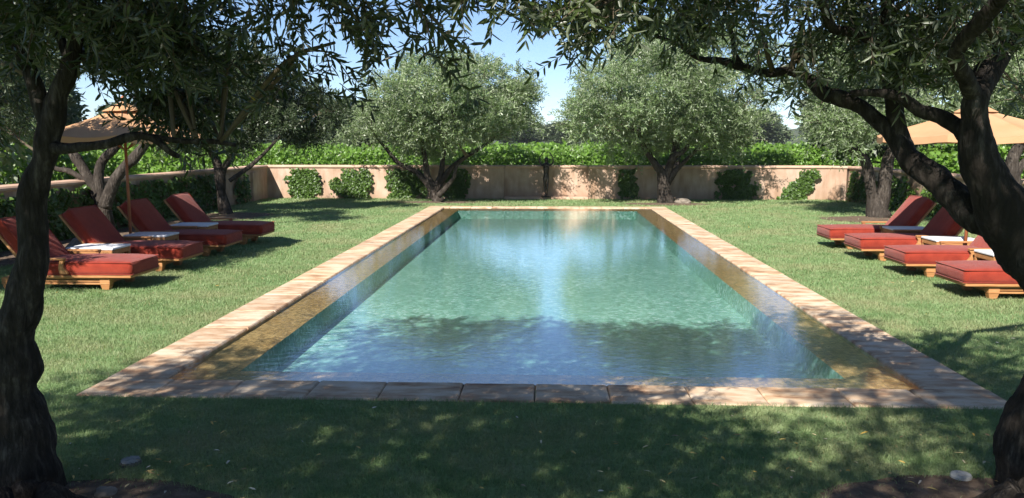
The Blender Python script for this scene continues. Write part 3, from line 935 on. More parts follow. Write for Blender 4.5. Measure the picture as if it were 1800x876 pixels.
L_CAN = [(Vector((-3.6, 2.2, 3.6)), (1.5, 1.5, .7)), (Vector((-2.2, 1.2, 3.6)), (1.4, 1.4, .6)), (Vector((-1.0, 1.0, 3.3)), (1.2, 1.2, .5)), (Vector((-3.0, .2, 4.2)), (1.5, 1.5, .7)),
         (Vector((-1.6, -.4, 4.2)), (1.1, .9, .5)), (Vector((-4.6, .8, 3.9)), (1.3, 1.3, .7)), (Vector((-2.6, 2.6, 3.1)), (1.0, .9, .4)), (Vector((-.9, 2.0, 2.9)), (.9, .8, .3)), (Vector((-3.6, -1.4, 4.4)), (1.5, 1.3, .6)), (Vector((-.6, -.2, 3.7)), (1.1, 1.1, .5)), (Vector((-1.6, 3.0, 3.5)), (1.1, .8, .35)), (Vector((-.3, 3.2, 3.6)), (1.0, .7, .35)), (Vector((-4.4, -.6, 4.3)), (1.2, 1.1, .6)), (Vector((-3.4, 4.2, 3.9)), (.9, .7, .4)), (Vector((-2.2, 4.2, 3.9)), (1.0, .8, .4)), (Vector((-1.0, 4.0, 3.9)), (.9, .7, .35)), (Vector((-2.7, 3.6, 4.2)), (1.0, .7, .4)), (Vector((-1.5, 3.7, 4.2)), (1.0, .7, .4)), (Vector((-.2, 3.9, 4.1)), (.9, .7, .35)), (Vector((-.7, 3.2, 4.3)), (1.0, .7, .4)), (Vector((-3.2, 3.2, 3.9)), (.9, .7, .4)), (Vector((-2.2, 2.8, 4.0)), (1.0, .7, .4)), (Vector((-1.0, 2.6, 4.0)), (1.0, .7, .4)), (Vector((.2, 2.8, 4.1)), (1.0, .7, .4)), (Vector((.6, 3.7, 4.3)), (.8, .6, .35))]
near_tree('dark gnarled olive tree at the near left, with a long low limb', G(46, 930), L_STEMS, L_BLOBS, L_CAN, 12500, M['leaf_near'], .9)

YR = 4.3
R_STEMS = [
    stem_px([(1820, 930, 95), (1818, 890, 70), (1814, 840, 60), (1812, 790, 62), (1822, 750, 58), (1850, 690, 55), (1872, 620, 54), (1876, 560, 54), (1858, 500, 55), (1818, 445, 54), (1785, 405, 50),
             (1762, 360, 46), (1738, 320, 40), (1722, 284, 36), (1714, 247, 31), (1713, 205, 25), (1714, 175, 24), (1732, 135, 22, .1), (1760, 97, 20, .2), (1786, 68, 19, .3), (1812, 40, 18, .4), (1860, -40, 15, .4), (1900, -160, 12, .3)], YR),
    stem_px([(1770, 395, 36, .05), (1712, 378, 30, .15), (1676, 343, 27, .25), (1641, 308, 25, .35), (1600, 279, 21, .45), (1580, 248, 18, .5), (1545, 214, 14, .55), (1514, 188, 13, .6), (1480, 174, 15, .65), (1446, 165, 13, .7),
             (1420, 138, 10, .75), (1385, 128, 8, .8), (1348, 131, 8, .85), (1304, 118, 8, .9), (1270, 106, 7, .95), (1230, 100, 5, 1.0), (1190, 75, 4, 1.0), (1150, 62, 3, 1.0)], YR),
    stem_px([(1588, 262, 18, .5), (1576, 215, 16, .5), (1566, 137, 15, .45), (1561, 68, 13, .4), (1559, 0, 12, .3), (1550, -90, 10, .1), (1530, -200, 7, -.2)], YR),
    stem_px([(1570, 160, 11, .45), (1562, 100, 10, .4), (1535, 73, 9, .35), (1504, 58, 9, .3), (1464, 51, 9, .25), (1453, 30, 8, .2), (1441, -2, 7, .1), (1420, -80, 6, -.1)], YR),
    stem_px([(1712, 250, 20), (1686, 226, 16, .1), (1652, 203, 14, .2), (1618, 192, 12, .2), (1590, 172, 10, .2), (1550, 164, 8, .2), (1497, 166, 6, .3)], YR),
    stem_px([(1712, 172, 18), (1700, 142, 15, -.1), (1687, 118, 14, -.15), (1678, 98, 14, -.2), (1696, 68, 15, -.3), (1727, 34, 16, -.4), (1756, -2, 15, -.5), (1800, -80, 12, -.8), (1840, -190, 9, -1.2)], YR),
    stem_px([(1304, 116, 6, .9), (1292, 95, 5, .9), (1288, 60, 4, .9), (1270, 10, 3, .8)], YR)]
R_BLOBS = [(930, 28, 46, 26, 3.7, 34), (980, 40, 56, 34, 3.8, 50), (960, 85, 36, 20, 3.8, 9), (1040, 45, 50, 34, 4.0, 34), (1010, 110, 34, 14, 3.7, 4), (1090, 60, 50, 40, 4.3, 34), (1040, 110, 26, 24, 3.8, 8),
           (1150, 60, 60, 44, 4.6, 40), (1210, 70, 56, 44, 4.7, 40), (1260, 60, 50, 40, 4.6, 34), (1320, 60, 60, 44, 4.7, 40), (1380, 50, 60, 50, 4.9, 44), (1440, 90, 60, 50, 4.9, 40), (1500, 110, 60, 60, 4.8, 40),
           (1380, 120, 50, 30, 5.0, 14), (1500, 30, 60, 40, 4.6, 40), (1580, 40, 70, 50, 4.6, 50), (1640, 110, 60, 50, 4.7, 48), (1640, 40, 60, 44, 4.5, 46), (1700, 60, 60, 50, 4.4, 46), (1760, 60, 60, 60, 4.7, 50), (1770, 140, 50, 50, 4.8, 36),
           (1660, 150, 40, 20, 4.7, 8), (1600, 130, 50, 30, 4.9, 16), (1790, 205, 30, 20, 4.9, 5), (1540, 120, 50, 40, 5.0, 24), (1400, 180, 40, 24, 5.1, 5), (1340, 150, 40, 20, 5.1, 5), (870, 12, 40, 20, 3.6, 14), (1200, 20, 60, 26, 4.3, 26), (1100, 15, 70, 24, 4.2, 30), (1790, 20, 50, 40, 4.4, 30)]
R_CAN = [(Vector((3.4, 1.6, 4.7)), (1.5, 1.2, .6)), (Vector((2.0, 1.2, 4.8)), (1.4, 1.2, .6)), (Vector((.7, 1.0, 4.7)), (1.3, 1.1, .5)), (Vector((3.0, .2, 5.0)), (1.6, 1.4, .7)), (Vector((1.4, -.3, 5.0)), (1.5, 1.3, .6)),
         (Vector((4.6, 1.2, 4.8)), (1.4, 1.2, .7)), (Vector((3.0, -1.4, 5.2)), (1.6, 1.3, .6)), (Vector((.3, -.9, 4.9)), (1.3, 1.2, .5)), (Vector((1.2, -2.0, 5.2)), (1.6, 1.3, .6)), (Vector((4.6, -.4, 5.1)), (1.4, 1.3, .6)), (Vector((2.4, -2.6, 5.0)), (1.5, 1.2, .6)), (Vector((3.9, 3.3, 4.5)), (1.0, .8, .45)), (Vector((4.9, 2.8, 4.5)), (1.0, .8, .45)), (Vector((4.9, 4.0, 4.4)), (.9, .7, .4)), (Vector((3.3, 2.5, 4.6)), (.9, .8, .4))]
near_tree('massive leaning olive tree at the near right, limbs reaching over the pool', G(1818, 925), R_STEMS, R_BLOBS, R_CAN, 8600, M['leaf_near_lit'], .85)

# ---------------- trees beyond the wall
def far_proto(seed, h, w, mat, n, leaf, trunk_h=.25):
    rr = random.Random(seed)
    cl = []
    for k in range(15):
        a = rr.uniform(0, 6.283); q = rr.uniform(.15, .62) * w; zz = rr.uniform(trunk_h + .12, .86) * h
        sz = rr.uniform(.22, .36) * w * (1.15 - .5 * zz / h)
        cl.append((Vector((q * math.cos(a), q * math.sin(a), zz)), (sz, sz, sz * .8)))
    cl.append((Vector((0, 0, h * .55)), (w * .5, w * .5, h * .3)))
    return dict(cl=cl, h=h, w=w)


def far_tree_meshes(seed, h, w, mat, n, leaf):
    pr = far_proto(seed, h, w, mat, n, leaf)
    b = MB()
    gnarled(b, [Vector((0, 0, -.2)), Vector((.1, 0, h * .3)), Vector((0, .1, h * .6)), Vector((.05, 0, h * .85))], [.05 * h * .55, .04 * h * .5, .025 * h * .5, .005 * h], 7, .5, .1)
    for c, rr in pr['cl'][:8]:
        b.tube([(0, 0, h * .3), (c.x * .5, c.y * .5, (h * .3 + c.z) / 2), tuple(c)], [.012 * h, .008 * h, .003 * h], n=4)
    tm = b.mesh('trunk', True); tm.materials.append(M['bark'])
    pts, u, ix = clump_points(pr['cl'], n, .5)
    d = u + NR.normal(size=u.shape) * .6
    bb, dd, sid, tw = sprays(pts, d, leaf[0] * 2.4 * NR.uniform(.7, 1.3, n), 4, *leaf)
    nn = len(bb)
    V, Fq, k = leaf_arrays(bb, dd, leaf[0] * NR.uniform(.7, 1.2, nn), leaf[1] * NR.uniform(.7, 1.2, nn), .15, None, 'quad')
    var = np.clip(.4 * NR.uniform(0, 1, len(pr['cl']))[ix] + .6 * NR.uniform(0, 1, n), 0, 1)
    cm = big_mesh('crown', V, Fq, np.repeat(np.clip(var[sid] * .7 + .3 * NR.uniform(0, 1, nn), 0, 1), k)); cm.materials.append(mat)
    return tm, cm


PROTO = [far_tree_meshes(11, 7.0, 3.6, M['leaf_far'], 2600, (.34, .20)), far_tree_meshes(12, 8.5, 3.4, M['leaf_far'], 2600, (.34, .20)), far_tree_meshes(13, 5.5, 3.6, M['leaf_olive'], 2600, (.28, .12)), far_tree_meshes(14, 6.0, 3.2, M['leaf_dark'], 2800, (.26, .14))]


def far_tree(k, x, y, sc, label, group='trees beyond the vineyard', rz=None, name='shade_tree'):
    t = empty(name, (x, y, -.02), R.uniform(0, 6.28) if rz is None else rz)
    t.scale = (sc * R.uniform(.92, 1.1), sc * R.uniform(.92, 1.1), sc)
    props(t, label, 'tree', group)
    link('trunk', PROTO[k][0], None, t); link('crown', PROTO[k][1], None, t)
    return t


FL = 'green tree in the hazy line of trees beyond the vineyard'
for i in range(42):
    x = -112 + 224 * i / 41 + R.uniform(-2, 2)
    y = 150 + R.uniform(-16, 22)
    sc = R.uniform(.95, 1.35)
    if -4 < x < 8: sc = .98
    t = far_tree(R.choice([0, 1, 0, 3]), x, y, sc, FL)
    t.scale.x *= 1.6; t.scale.y *= 1.6
far_tree(3, 11.5, 30.5, .95, 'dark evergreen tree beyond the far wall, right of the broad olive', 'trees beyond the side walls')
far_tree(2, 15.5, 27.5, 1.0, 'pale olive tree beyond the right hand garden wall', 'trees beyond the side walls', name='olive_tree')
far_tree(2, -15.5, 19.5, 1.0, 'pale olive tree beyond the left hand garden wall', 'trees beyond the side walls', name='olive_tree')
far_tree(0, -19.5, 30.0, .8, 'tall green tree beyond the left wall, behind the pale olive', 'trees beyond the side walls')
far_tree(0, -10.5, 45, .62, 'dark bushy tree in the vineyard behind the slender olive', 'trees beyond the side walls')
far_tree(1, 20.5, 33, .8, 'tall green tree beyond the right wall, behind the pale olive', 'trees beyond the side walls')

# ---------------- vineyard rows
def vine_row(x0, x1, y, n, label, z0=.35, z1=1.62, leaf=.15):
    t = empty('vine_row', ((x0 + x1) / 2, y, 0))
    props(t, label, 'vine row', 'rows of vines beyond the garden walls')
    cx = (x0 + x1) / 2
    X = NR.uniform(x0, x1, n) - cx
    top = z1 + .10 * np.sin(X * 1.7 + y) + .07 * np.sin(X * 4.3) + NR.normal(size=n) * .05
    q = NR.uniform(0, 1, n) ** .55
    Z = z0 + (top - z0) * q
    Yy = np.where(NR.uniform(size=n) < .72, -1, 1) * np.abs(NR.normal(.26, .10, n))
    b = np.stack([X, Yy, Z], 1)
    d = NR.normal(size=(n, 3)) * .7 + np.array([0, 0, -.35]); d[:, 1] += Yy * 1.4
    nor = np.stack([NR.normal(0, .5, n), np.sign(Yy) * .9 + NR.normal(0, .4, n), .8 + NR.normal(0, .4, n)], 1)
    V, Fq, k = leaf_arrays(b, d, leaf * NR.uniform(.6, 1.2, n), leaf * .95 * NR.uniform(.7, 1.2, n), .2, nor, 'lance')
    link('foliage', big_mesh('foliage', V, Fq, np.repeat(NR.uniform(0, 1, n), k)), M['leaf_vine'], t)
    bt = MB(); xx = x0
    while xx < x1:
        bt.tube([(xx - cx, 0, -.05), (xx - cx + R.uniform(-.05, .05), 0, .4), (xx - cx, 0, .9)], [.035, .03, .02], n=5); xx += 1.6
    props(bt.build('stalks', M['twig'], t, fix=False), kind='stuff')
    return t


vine_row(-16, 16, 29.6, 19000, 'leafy green vine row just beyond the far wall', leaf=.10, z1=1.55)
ORD = ['second', 'third', 'fourth', 'fifth', 'sixth', 'seventh', 'eighth', 'ninth', 'last']
for k, y in enumerate((32.0, 34.4, 36.8, 39.2, 41.6)):
    vine_row(-24, 24, y, 4200, ORD[k] + ' green vine row back from the far wall', z1=1.62, z0=.8, leaf=.17)
for k, y in enumerate((46, 52, 60, 70)):
    vine_row(-46, 46, y, 3000, ('hazy ' if k > 1 else '') + ORD[k + 5] + ' green vine row back from the far wall', z1=1.64, z0=1.0, leaf=.26)
for y, lb in ((29.6, 'vine row beyond the left wall, last before the far fields'), (26.6, 'vine row beyond the left wall, second back'), (23.6, 'vine row beyond the left wall, nearest the loungers')):
    vine_row(-30, -11.2 if y < 29 else -16.2, y, 4600, lb)
for y, lb in ((29.6, 'vine row beyond the right wall, last before the far fields'), (25.6, 'vine row beyond the right wall, nearest the umbrella')):
    vine_row(11.2 if y < 29 else 16.2, 30, y, 4600, lb)

# ---------------- ivy on the walls
def ivy(label, cells, n, origin, along, out, leaf=.085):
    """cells: (u, z, ru, rz) blotches on the wall; along: wall direction; out: wall normal"""
    t = None
    o = Vector(origin)
    w = np.array([c[2] * c[3] for c in cells]); ix = NR.choice(len(cells), n, p=w / w.sum())
    C = np.array(cells)[ix]
    an = NR.uniform(0, 6.283, n); rr = NR.uniform(0, 1, n) ** .5 * NR.uniform(.85, 1.12, n)
    sq = 1 / np.maximum(np.abs(np.cos(an)), np.abs(np.sin(an))) ** .55
    u = C[:, 0] + np.cos(an) * rr * sq * C[:, 2]; z = C[:, 1] + np.sin(an) * rr * sq * C[:, 3]
    wob = np.array([noise.noise(Vector((a * 5.5, b_ * 5.5, o.y))) for a, b_ in zip(u, z)])
    keep = (z > .0) & (z < WALL_H - .13) & (rr < .88 + .9 * wob)
    u, z = u[keep], z[keep]; n = len(u)
    bulge = .04 + .13 * (.5 + .5 * np.sin(u * 5.1 + z * 3)) * NR.uniform(.3, 1, n)
    A, O = np.array(along), np.array(out)
    b = A * u[:, None] + O * bulge[:, None]; b[:, 2] += z
    d = A * NR.normal(0, .7, n)[:, None] + O * NR.uniform(.1, .7, n)[:, None]; d[:, 2] += NR.normal(-.7, .5, n)
    nor = O * NR.uniform(.5, 1.2, n)[:, None] + A * NR.normal(0, .5, n)[:, None]; nor[:, 2] += NR.uniform(.2, 1.1, n)
    V, Fq, k = leaf_arrays(b, d, leaf * NR.uniform(.6, 1.3, n), leaf * .9 * NR.uniform(.6, 1.3, n), .15, nor, 'lance')
    ob = link('ivy', big_mesh('ivy', V, Fq, np.repeat(NR.uniform(0, 1, n), k)), M['leaf_ivy'])
    ob.location = o
    props(ob, label, 'ivy', 'ivy on the garden walls')
    return ob


sw = S(WALL_Y)
def fx(px): return (P(px, 330, WALL_Y)).x
def far_ivy(label, blots, n):
    """blots: (px, py, rx px, ry px)"""
    cells = [(fx(a), P(a, b, WALL_Y).z, c * sw, d * sw) for a, b, c, d in blots]
    return ivy(label, cells, n, (0, WALL_Y - .005, 0), (1, 0, 0), (0, -1, 0))


far_ivy('square patch of ivy nearest the left corner of the far wall', [(530, 311, 27, 20), (533, 334, 27, 20), (545, 322, 22, 26)], 2600)
far_ivy('rounded patch of ivy second from the left on the far wall', [(628, 308, 28, 17), (620, 328, 32, 18), (594, 326, 14, 15), (628, 343, 26, 10)], 2700)
far_ivy('half shaded ivy beside the left olive trunk', [(708, 314, 32, 24), (712, 338, 32, 16), (735, 322, 20, 26)], 2700)
far_ivy('dark ivy just right of the left olive trunk', [(804, 313, 22, 22), (800, 337, 22, 16)], 1500)
far_ivy('narrow strip of ivy left of the right olive trunk', [(1103, 313, 15, 22), (1106, 337, 17, 16)], 1100)
far_ivy('wide dark patch of ivy right of the right olive trunk', [(1290, 312, 32, 20), (1295, 336, 38, 18)], 2400)
far_ivy('slanting climber near the right end of the far wall', [(1420, 307, 17, 15), (1408, 325, 24, 14), (1392, 341, 26, 12)], 1600)
LWX = WALL_X0 + .005
def side_ivy(label, blots, n, left=True):
    cells = [(y, z, ry, rz) for y, z, ry, rz in blots]
    return ivy(label, cells, n, (LWX if left else WALL_X1 - .005, 0, 0), (0, 1, 0), ((1 if left else -1), 0, 0), .09)
side_ivy('ivy on the left wall nearest the far corner', [(24.5, .5, .55, .5)], 700)
side_ivy('broad ivy on the left wall behind the slender olive', [(21.8, .5, 1.0, .6), (20.4, .5, 1.0, .6), (19.3, .5, .8, .6)], 4200)
side_ivy('dark ivy on the left wall behind the loungers', [(18.0, .5, .9, .6), (16.6, .5, .9, .6), (15.2, .5, 1.0, .6)], 4200)
side_ivy('dark ivy on the left wall behind the near trunk', [(12.4, .5, 1.0, .6), (11.0, .5, 1.0, .6), (9.6, .5, .9, .6), (13.4, .45, .8, .5)], 5200)
side_ivy('dark ivy at the far corner of the right wall', [(25.9, .5, .6, .5), (24.7, .5, .8, .5), (23.3, .5, .8, .5), (22.2, .5, .6, .5)], 3400, False)
side_ivy('ivy on the right wall behind the loungers', [(20.5, .4, .7, .42), (18.6, .5, .7, .45)], 1800, False)
side_ivy('dark ivy on the right wall behind the leaning trunk', [(16.0, .5, 1.0, .5), (14.0, .5, .8, .5)], 1600, False)

# ================================================================== STATUE
def statue():
    Ys = WALL_Y - .16
    s = S(Ys)
    base = P(960, 352, Ys); base.z = .08
    k = 1.0
    sx = .18
    V = [(0, 0, .62), (0, 0, .80), (0, -.01, .98), (0, 0, 1.06), (0, 0, 1.13), (0, -.015, 1.22),          # 0-5 pelvis..head
         (-.05, 0, .55), (-.045, .01, .30), (-.03, .0, .05), (-.035, -.07, .02),                             # 6-9 left leg
         (.05, 0, .55), (.035, -.02, .30), (.02, .02, .05), (.02, -.05, .02),                               # 10-13
         (-.13, 0, 1.02), (-.225, .01, 1.12), (-.205, 0, 1.30), (-.10, 0, 1.44), (-.03, 0, 1.47),            # 14-18 left arm arched overhead
         (.13, 0, 1.02), (.225, .01, 1.12), (.205, 0, 1.30), (.10, 0, 1.44), (.03, 0, 1.47), (0, -.02, 1.285)]
    E = [(0, 1), (1, 2), (2, 3), (3, 4), (4, 5), (5, 24), (0, 6), (6, 7), (7, 8), (8, 9), (0, 10), (10, 11), (11, 12), (12, 13), (3, 14), (14, 15), (15, 16), (16, 17), (17, 18), (3, 19), (19, 20), (20, 21), (21, 22), (22, 23)]
    rad = [.105, .085, .125, .10, .04, .085, .075, .042, .024, .02, .06, .042, .024, .02, .045, .03, .024, .018, .012, .045, .03, .024, .018, .012, .055]
    me = bpy.data.meshes.new('statue'); me.from_pydata(V, E, []); me.update()
    t = empty('statue', base)
    props(t, 'dark bronze dancer with arms ringed overhead in the wall niche', 'statue')
    ob = link('figure', me, M['bronze'], t)
    sk = ob.modifiers.new('skin', 'SKIN'); sk.use_smooth_shade = True
    for i, v in enumerate(me.skin_vertices[0].data):
        v.radius = (rad[i], rad[i] * .85); v.use_root = (i == 0)
    ob.modifiers.new('sub', 'SUBSURF').levels = 1
    ob.modifiers['sub'].render_levels = 2
    b = MB(); b.tube([(0, 0, -.002), (0, 0, .03)], [.17, .16], 20); b.build('statue_base', M['bronze'], t)
statue()

# ================================================================== FURNITURE
def cushion(lx, ly, lz, name, mat, parent, puff=.02, seam=True):
    """a padded box cushion, centred in x and y, from z=0"""
    import bmesh
    bm = bmesh.new()
    bmesh.ops.create_cube(bm, size=1)
    for v in bm.verts: v.co = Vector((v.co.x * lx, v.co.y * ly, (v.co.z + .5) * lz))
    bmesh.ops.bevel(bm, geom=bm.edges[:], offset=min(.062, lz * .38), segments=4, affect='EDGES', profile=.6)
    bmesh.ops.subdivide_edges(bm, edges=[e for e in bm.edges if e.calc_length() > .25], cuts=5, use_grid_fill=True)
    for v in bm.verts:
        a, b_, c_ = v.co.x / lx * 2, v.co.y / ly * 2, v.co.z / lz * 2 - 1
        k = max(0, (1 - a ** 4)) * max(0, (1 - b_ ** 4))
        v.co.z += puff * k * (1 if c_ > 0 else 0) + .006 * noise.noise(v.co * 5)
        v.co.x += .012 * (1 - b_ ** 2) * (1 if a > .9 else -1 if a < -.9 else 0)
        v.co.y += .012 * (1 - a ** 2) * (1 if b_ > .9 else -1 if b_ < -.9 else 0)
    for f in bm.faces: f.smooth = True
    me = bpy.data.meshes.new(name); bm.to_mesh(me); bm.free()
    return link(name, me, mat, parent)


def piping(c, lx, ly, lz):
    b = MB()
    for z in (.012, lz - .006):
        r = .03; path = []
        for sx, sy, a0 in ((1, 1, 0), (-1, 1, 90), (-1, -1, 180), (1, -1, 270)):
            for k in range(4):
                a = math.radians(a0 + 30 * k)
                path.append((sx * (lx / 2 - r) + r * math.cos(a), sy * (ly / 2 - r) + r * math.sin(a), z))
        path.append(path[0])
        b.tube(path, [.0065] * len(path), 6, cap=False)
    b.build('piping', M['fabric'], c, smooth=True, fix=False)


LW, LB = .76, .66          # cushion width, base width


def make_lounger():
    """foot end at x=0, head towards -x; seat hinge at -1.24"""
    t = empty('sun_lounger')
    H = -1.26
    for sy in (-1, 1):                                            # stepped side rails of three reeded boards
        for k in range(3):
            MB().box((-.98, sy * (LB / 2 - .012 - k * .006), .195 - k * .036), (1.36 - k * .02, .036 - .004 * (k == 1), .026)).build('rail', M['teak'], t, bevel=.006)
        for xx in (-.36, -1.62):                                  # tapered block feet
            MB().box((xx, sy * (LB / 2 - .045), .055), (.085, .075, .11), taper=1.45, taper_y=1.25).build('foot', M['teak'], t, bevel=.005)
            MB().box((xx, sy * (LB / 2 - .042), .155), (.13, .10, .085)).build('post', M['teak'], t, bevel=.005)
        MB().box((-.63, sy * (LW / 2 - .02), .222), (1.26, .045, .032)).build('lip', M['teak'], t, bevel=.006)
        # arm: flat board on a curved bracket
        ay = sy * (LW / 2 + .035)
        MB().box((-1.06, ay, .405), (.52, .075, .026)).build('armrest', M['teak'], t, bevel=.008)
        pr = [(-.86, .392), (-.80, .392), (-.83, .34), (-.82, .29), (-.77, .235), (-.77, .215), (-.87, .215), (-.885, .28), (-.875, .34)]
        MB().prism(pr, 1, ay - .022, ay + .022).build('arm_bracket', M['teak'], t, bevel=.004)
        MB().box((-1.28, ay, .30), (.05, .044, .19)).build('arm_post', M['teak'], t, bevel=.004)
    MB().box((-.018, 0, .222), (.036, LW - .05, .034)).build('lip', M['teak'], t, bevel=.006)
    MB().box((-.36, 0, .165), (.05, LB - .12, .09)).build('cross_rail', M['teak'], t)
    MB().box((-1.62, 0, .165), (.05, LB - .12, .09)).build('cross_rail', M['teak'], t)
    for k in range(9):
        MB().box((-.10 - k * .145, 0, .226), (.10, LW - .13, .020)).build('slat', M['teak'], t)
    c = cushion(1.30, LW, .165, 'seat_cushion', M['fabric'], t, .032); c.location = (-.635, 0, .238); piping(c, 1.30, LW, .165)
    # raised back: frame, slats and a thick cushion
    ang = math.radians(52)
    rot = Matrix.Rotation(ang, 3, 'Y')                            # x axis tilts: local -x goes up
    fr = empty('back_frame'); fr.parent = t
    fr.location = (H, 0, .235); fr.rotation_euler = (0, ang, 0)
    for sy in (-1, 1):
        MB().box((-.39, sy * (LW / 2 - .03), -.0), (.80, .045, .036)).build('side_rail', M['teak'], fr, bevel=.006)
    for k in range(5):
        MB().box((-.09 - k * .15, 0, -.006), (.10, LW - .105, .018)).build('slat', M['teak'], fr)
    c = cushion(.80, LW - .02, .135, 'back_cushion', M['fabric'], t, .018)
    c.rotation_euler = (0, ang, 0); piping(c, .80, LW - .02, .135)
    c.location = Vector((H, 0, .235)) + rot @ Vector((-.38, 0, .022))
    MB().box((-1.46, 0, .30), (.035, .42, .03), Matrix.Rotation(.5, 3, 'Y')).build('back_prop', M['teak'], t)
    for ch in t.children:                                         # low platform: short feet
        if ch.name.startswith('foot'): ch.scale.z = .6
        elif not ch.name.startswith('arm'): ch.location.z -= .045
    return t


def make_table():
    t = empty('side_table')
    MB().box((0, 0, .405), (.66, .50, .03)).build('table_top', M['white'], t, bevel=.006)
    for sy in (-1, 1):
        MB().box((0, sy * .225, .355), (.64, .04, .066)).build('apron', M['teak'], t, bevel=.005)
        MB().box((sy * .30, 0, .355), (.04, .405, .066)).build('apron', M['teak'], t, bevel=.005)
        MB().box((0, sy * .225, .12), (.54, .035, .03)).build('stretcher', M['teak'], t)
        for sx in (-1, 1):
            MB().box((sx * .295, sy * .225, .16), (.05, .05, .32)).build('leg', M['teak'], t, bevel=.005)
    return t


lounger0, table0 = make_lounger(), make_table()
used = [False, False]
def place(proto, k, loc, rz, label, cat, group):
    t = copy_tree(proto) if used[k] else proto
    used[k] = True
    t.location = loc; t.rotation_euler = (0, 0, rz)
    return props(t, label, cat, group)


LY = [10.29, 11.78, 13.36, 14.91]
LLAB = ['sunlit red lounger nearest the camera on the left, behind the dark trunk', 'red lounger second from the front in the left row', 'shaded red lounger third in the left row, beside the umbrella pole', 'red lounger farthest back in the left row, sun on its backrest']
for y, lb in zip(LY, LLAB):
    place(lounger0, 0, (-5.22 + R.uniform(-.03, .03), y, 0.006), R.uniform(-.015, .015), lb, 'sun lounger', 'red cushioned loungers left of the pool')
RY = [10.16, 11.75, 13.32, 14.76]
RLAB = ['red lounger nearest the camera in the right row, head behind the trunk', 'red lounger second from the front in the right row', 'red lounger third in the right row, its backrest shaded', 'red lounger farthest back in the right row, half its backrest sunlit']
for y, lb in zip(RY, RLAB):
    place(lounger0, 0, (4.86 + R.uniform(-.03, .03), y, 0.006), math.pi + R.uniform(-.015, .015), lb, 'sun lounger', 'red cushioned loungers right of the pool')
TL = ['low white topped table between the first and second left loungers', 'low white topped table at the left umbrella pole', 'low white topped table between the last two left loungers']
for i in range(3):
    place(table0, 1, (-6.24, (LY[i] + LY[i + 1]) / 2 + .02, .006), 0, TL[i], 'side table', 'white topped tables between loungers')
TR = ['low white topped table at the trunk, between the first two right loungers', 'low white topped table in full sun, middle of the right row', 'low white topped table between the last two right loungers']
for i in range(3):
    place(table0, 1, (6.0, (RY[i] + RY[i + 1]) / 2 + .02, .006), 0, TR[i], 'side table', 'white topped tables between loungers')


def umbrella(label, x, y, rz, half=1.16, edge=1.94, peak=2.38):
    t = empty('umbrella', (x, y, 0), rz)
    props(t, label, 'umbrella', 'tan market umbrellas over the loungers')
    MB().tube([(0, 0, .1), (0, 0, peak + .02)], [.024, .022], 14).build('pole', M['pole'], t, smooth=True)
    MB().tube([(0, 0, peak + .10), (0, 0, peak + .13), (0, 0, peak + .165), (0, 0, peak + .18)], [.018, .03, .022, .004], 12).build('finial', M['pole'], t, smooth=True)
    b = MB(); b.tube([(0, 0, .0), (0, 0, .055), (0, 0, .07)], [.27, .27, .22], 24); b.tube([(0, 0, .07), (0, 0, .36)], [.04, .036], 14)
    b.build('umbrella_base', M['iron'], t)
    # canopy: eight panels, each sagging slightly between its ribs
    nr, ns = 10, 6
    cor = [Vector((half * math.cos(k * math.pi / 4), half * math.sin(k * math.pi / 4))) for k in range(9)]
    def at(r, k, q):
        p = cor[k].lerp(cor[k + 1], q) * r
        return (p.x, p.y, edge + (peak - edge) * max(0.0, 1 - r) ** 1.04 - .035 * math.sin(math.pi * q) * r)
    m_ = 8 * ns
    vs = [at(.04 + .96 * i / nr, k, q / ns) for i in range(nr + 1) for k in range(8) for q in range(ns)]
    fs = [(i * m_ + a, i * m_ + (a + 1) % m_, (i + 1) * m_ + (a + 1) % m_, (i + 1) * m_ + a) for i in range(nr) for a in range(m_)]
    ob = MB().add(vs, fs).build('canopy', M['canvas'], t, fix=False)
    so = ob.modifiers.new('thick', 'SOLIDIFY'); so.thickness = .006
    vv = []
    for k in range(8):
        for q in range(ns):
            p = at(1.003, k, q / ns)
            vv += [(p[0], p[1], p[2] + .004), (p[0], p[1], p[2] - .085 + .006 * math.sin(q * 2.1 + k))]
    ob = MB().add(vv, [(2 * a, 2 * a + 1, 2 * ((a + 1) % m_) + 1, 2 * ((a + 1) % m_)) for a in range(m_)]).build('valance', M['canvas'], t, fix=False)
    so = ob.modifiers.new('thick', 'SOLIDIFY'); so.thickness = .005
    for k in range(8):                                             # stitched seams along the ribs
        a_, b_ = at(.06, k, 0), at(1.0, k, 0)
        MB().tube([(a_[0], a_[1], a_[2] + .004), (b_[0] * .5, b_[1] * .5, at(.5, k, 0)[2] + .004), (b_[0], b_[1], b_[2] + .004)], [.006] * 3, 5).build('seam', M['canvas'], t, fix=False)
    e2 = peak - .06
    vs = [(.30 * math.cos(k * math.pi / 4), .30 * math.sin(k * math.pi / 4), e2) for k in range(8)] + [(0, 0, peak + .10)]
    ob = MB().add(vs, [(k, (k + 1) % 8, 8) for k in range(8)]).build('vent_cap', M['canvas'], t, fix=False)
    so = ob.modifiers.new('thick', 'SOLIDIFY'); so.thickness = .006
    for k in range(8):
        u, v = math.cos(k * math.pi / 4), math.sin(k * math.pi / 4)
        MB().tube([(u * half * .04, v * half * .04, peak - .05), (u * half * .97, v * half * .97, edge - .012)], [.011, .009], 6).build('rib', M['pole'], t)
        MB().tube([(0, 0, 1.72), (u * half * .5, v * half * .5, at(.5, k, 0)[2] - .03)], [.009, .008], 6).build('strut', M['pole'], t)
    return t


umbrella('tan umbrella over the left loungers, half hidden by olive leaves', P(229, 400, 12.6).x, 12.6, math.pi / 8, 1.17)
umbrella('tan umbrella over the right loungers, behind the forked trunk', P(1704, 330, 12.2).x, 12.2, math.radians(6), 1.32, peak=2.33)

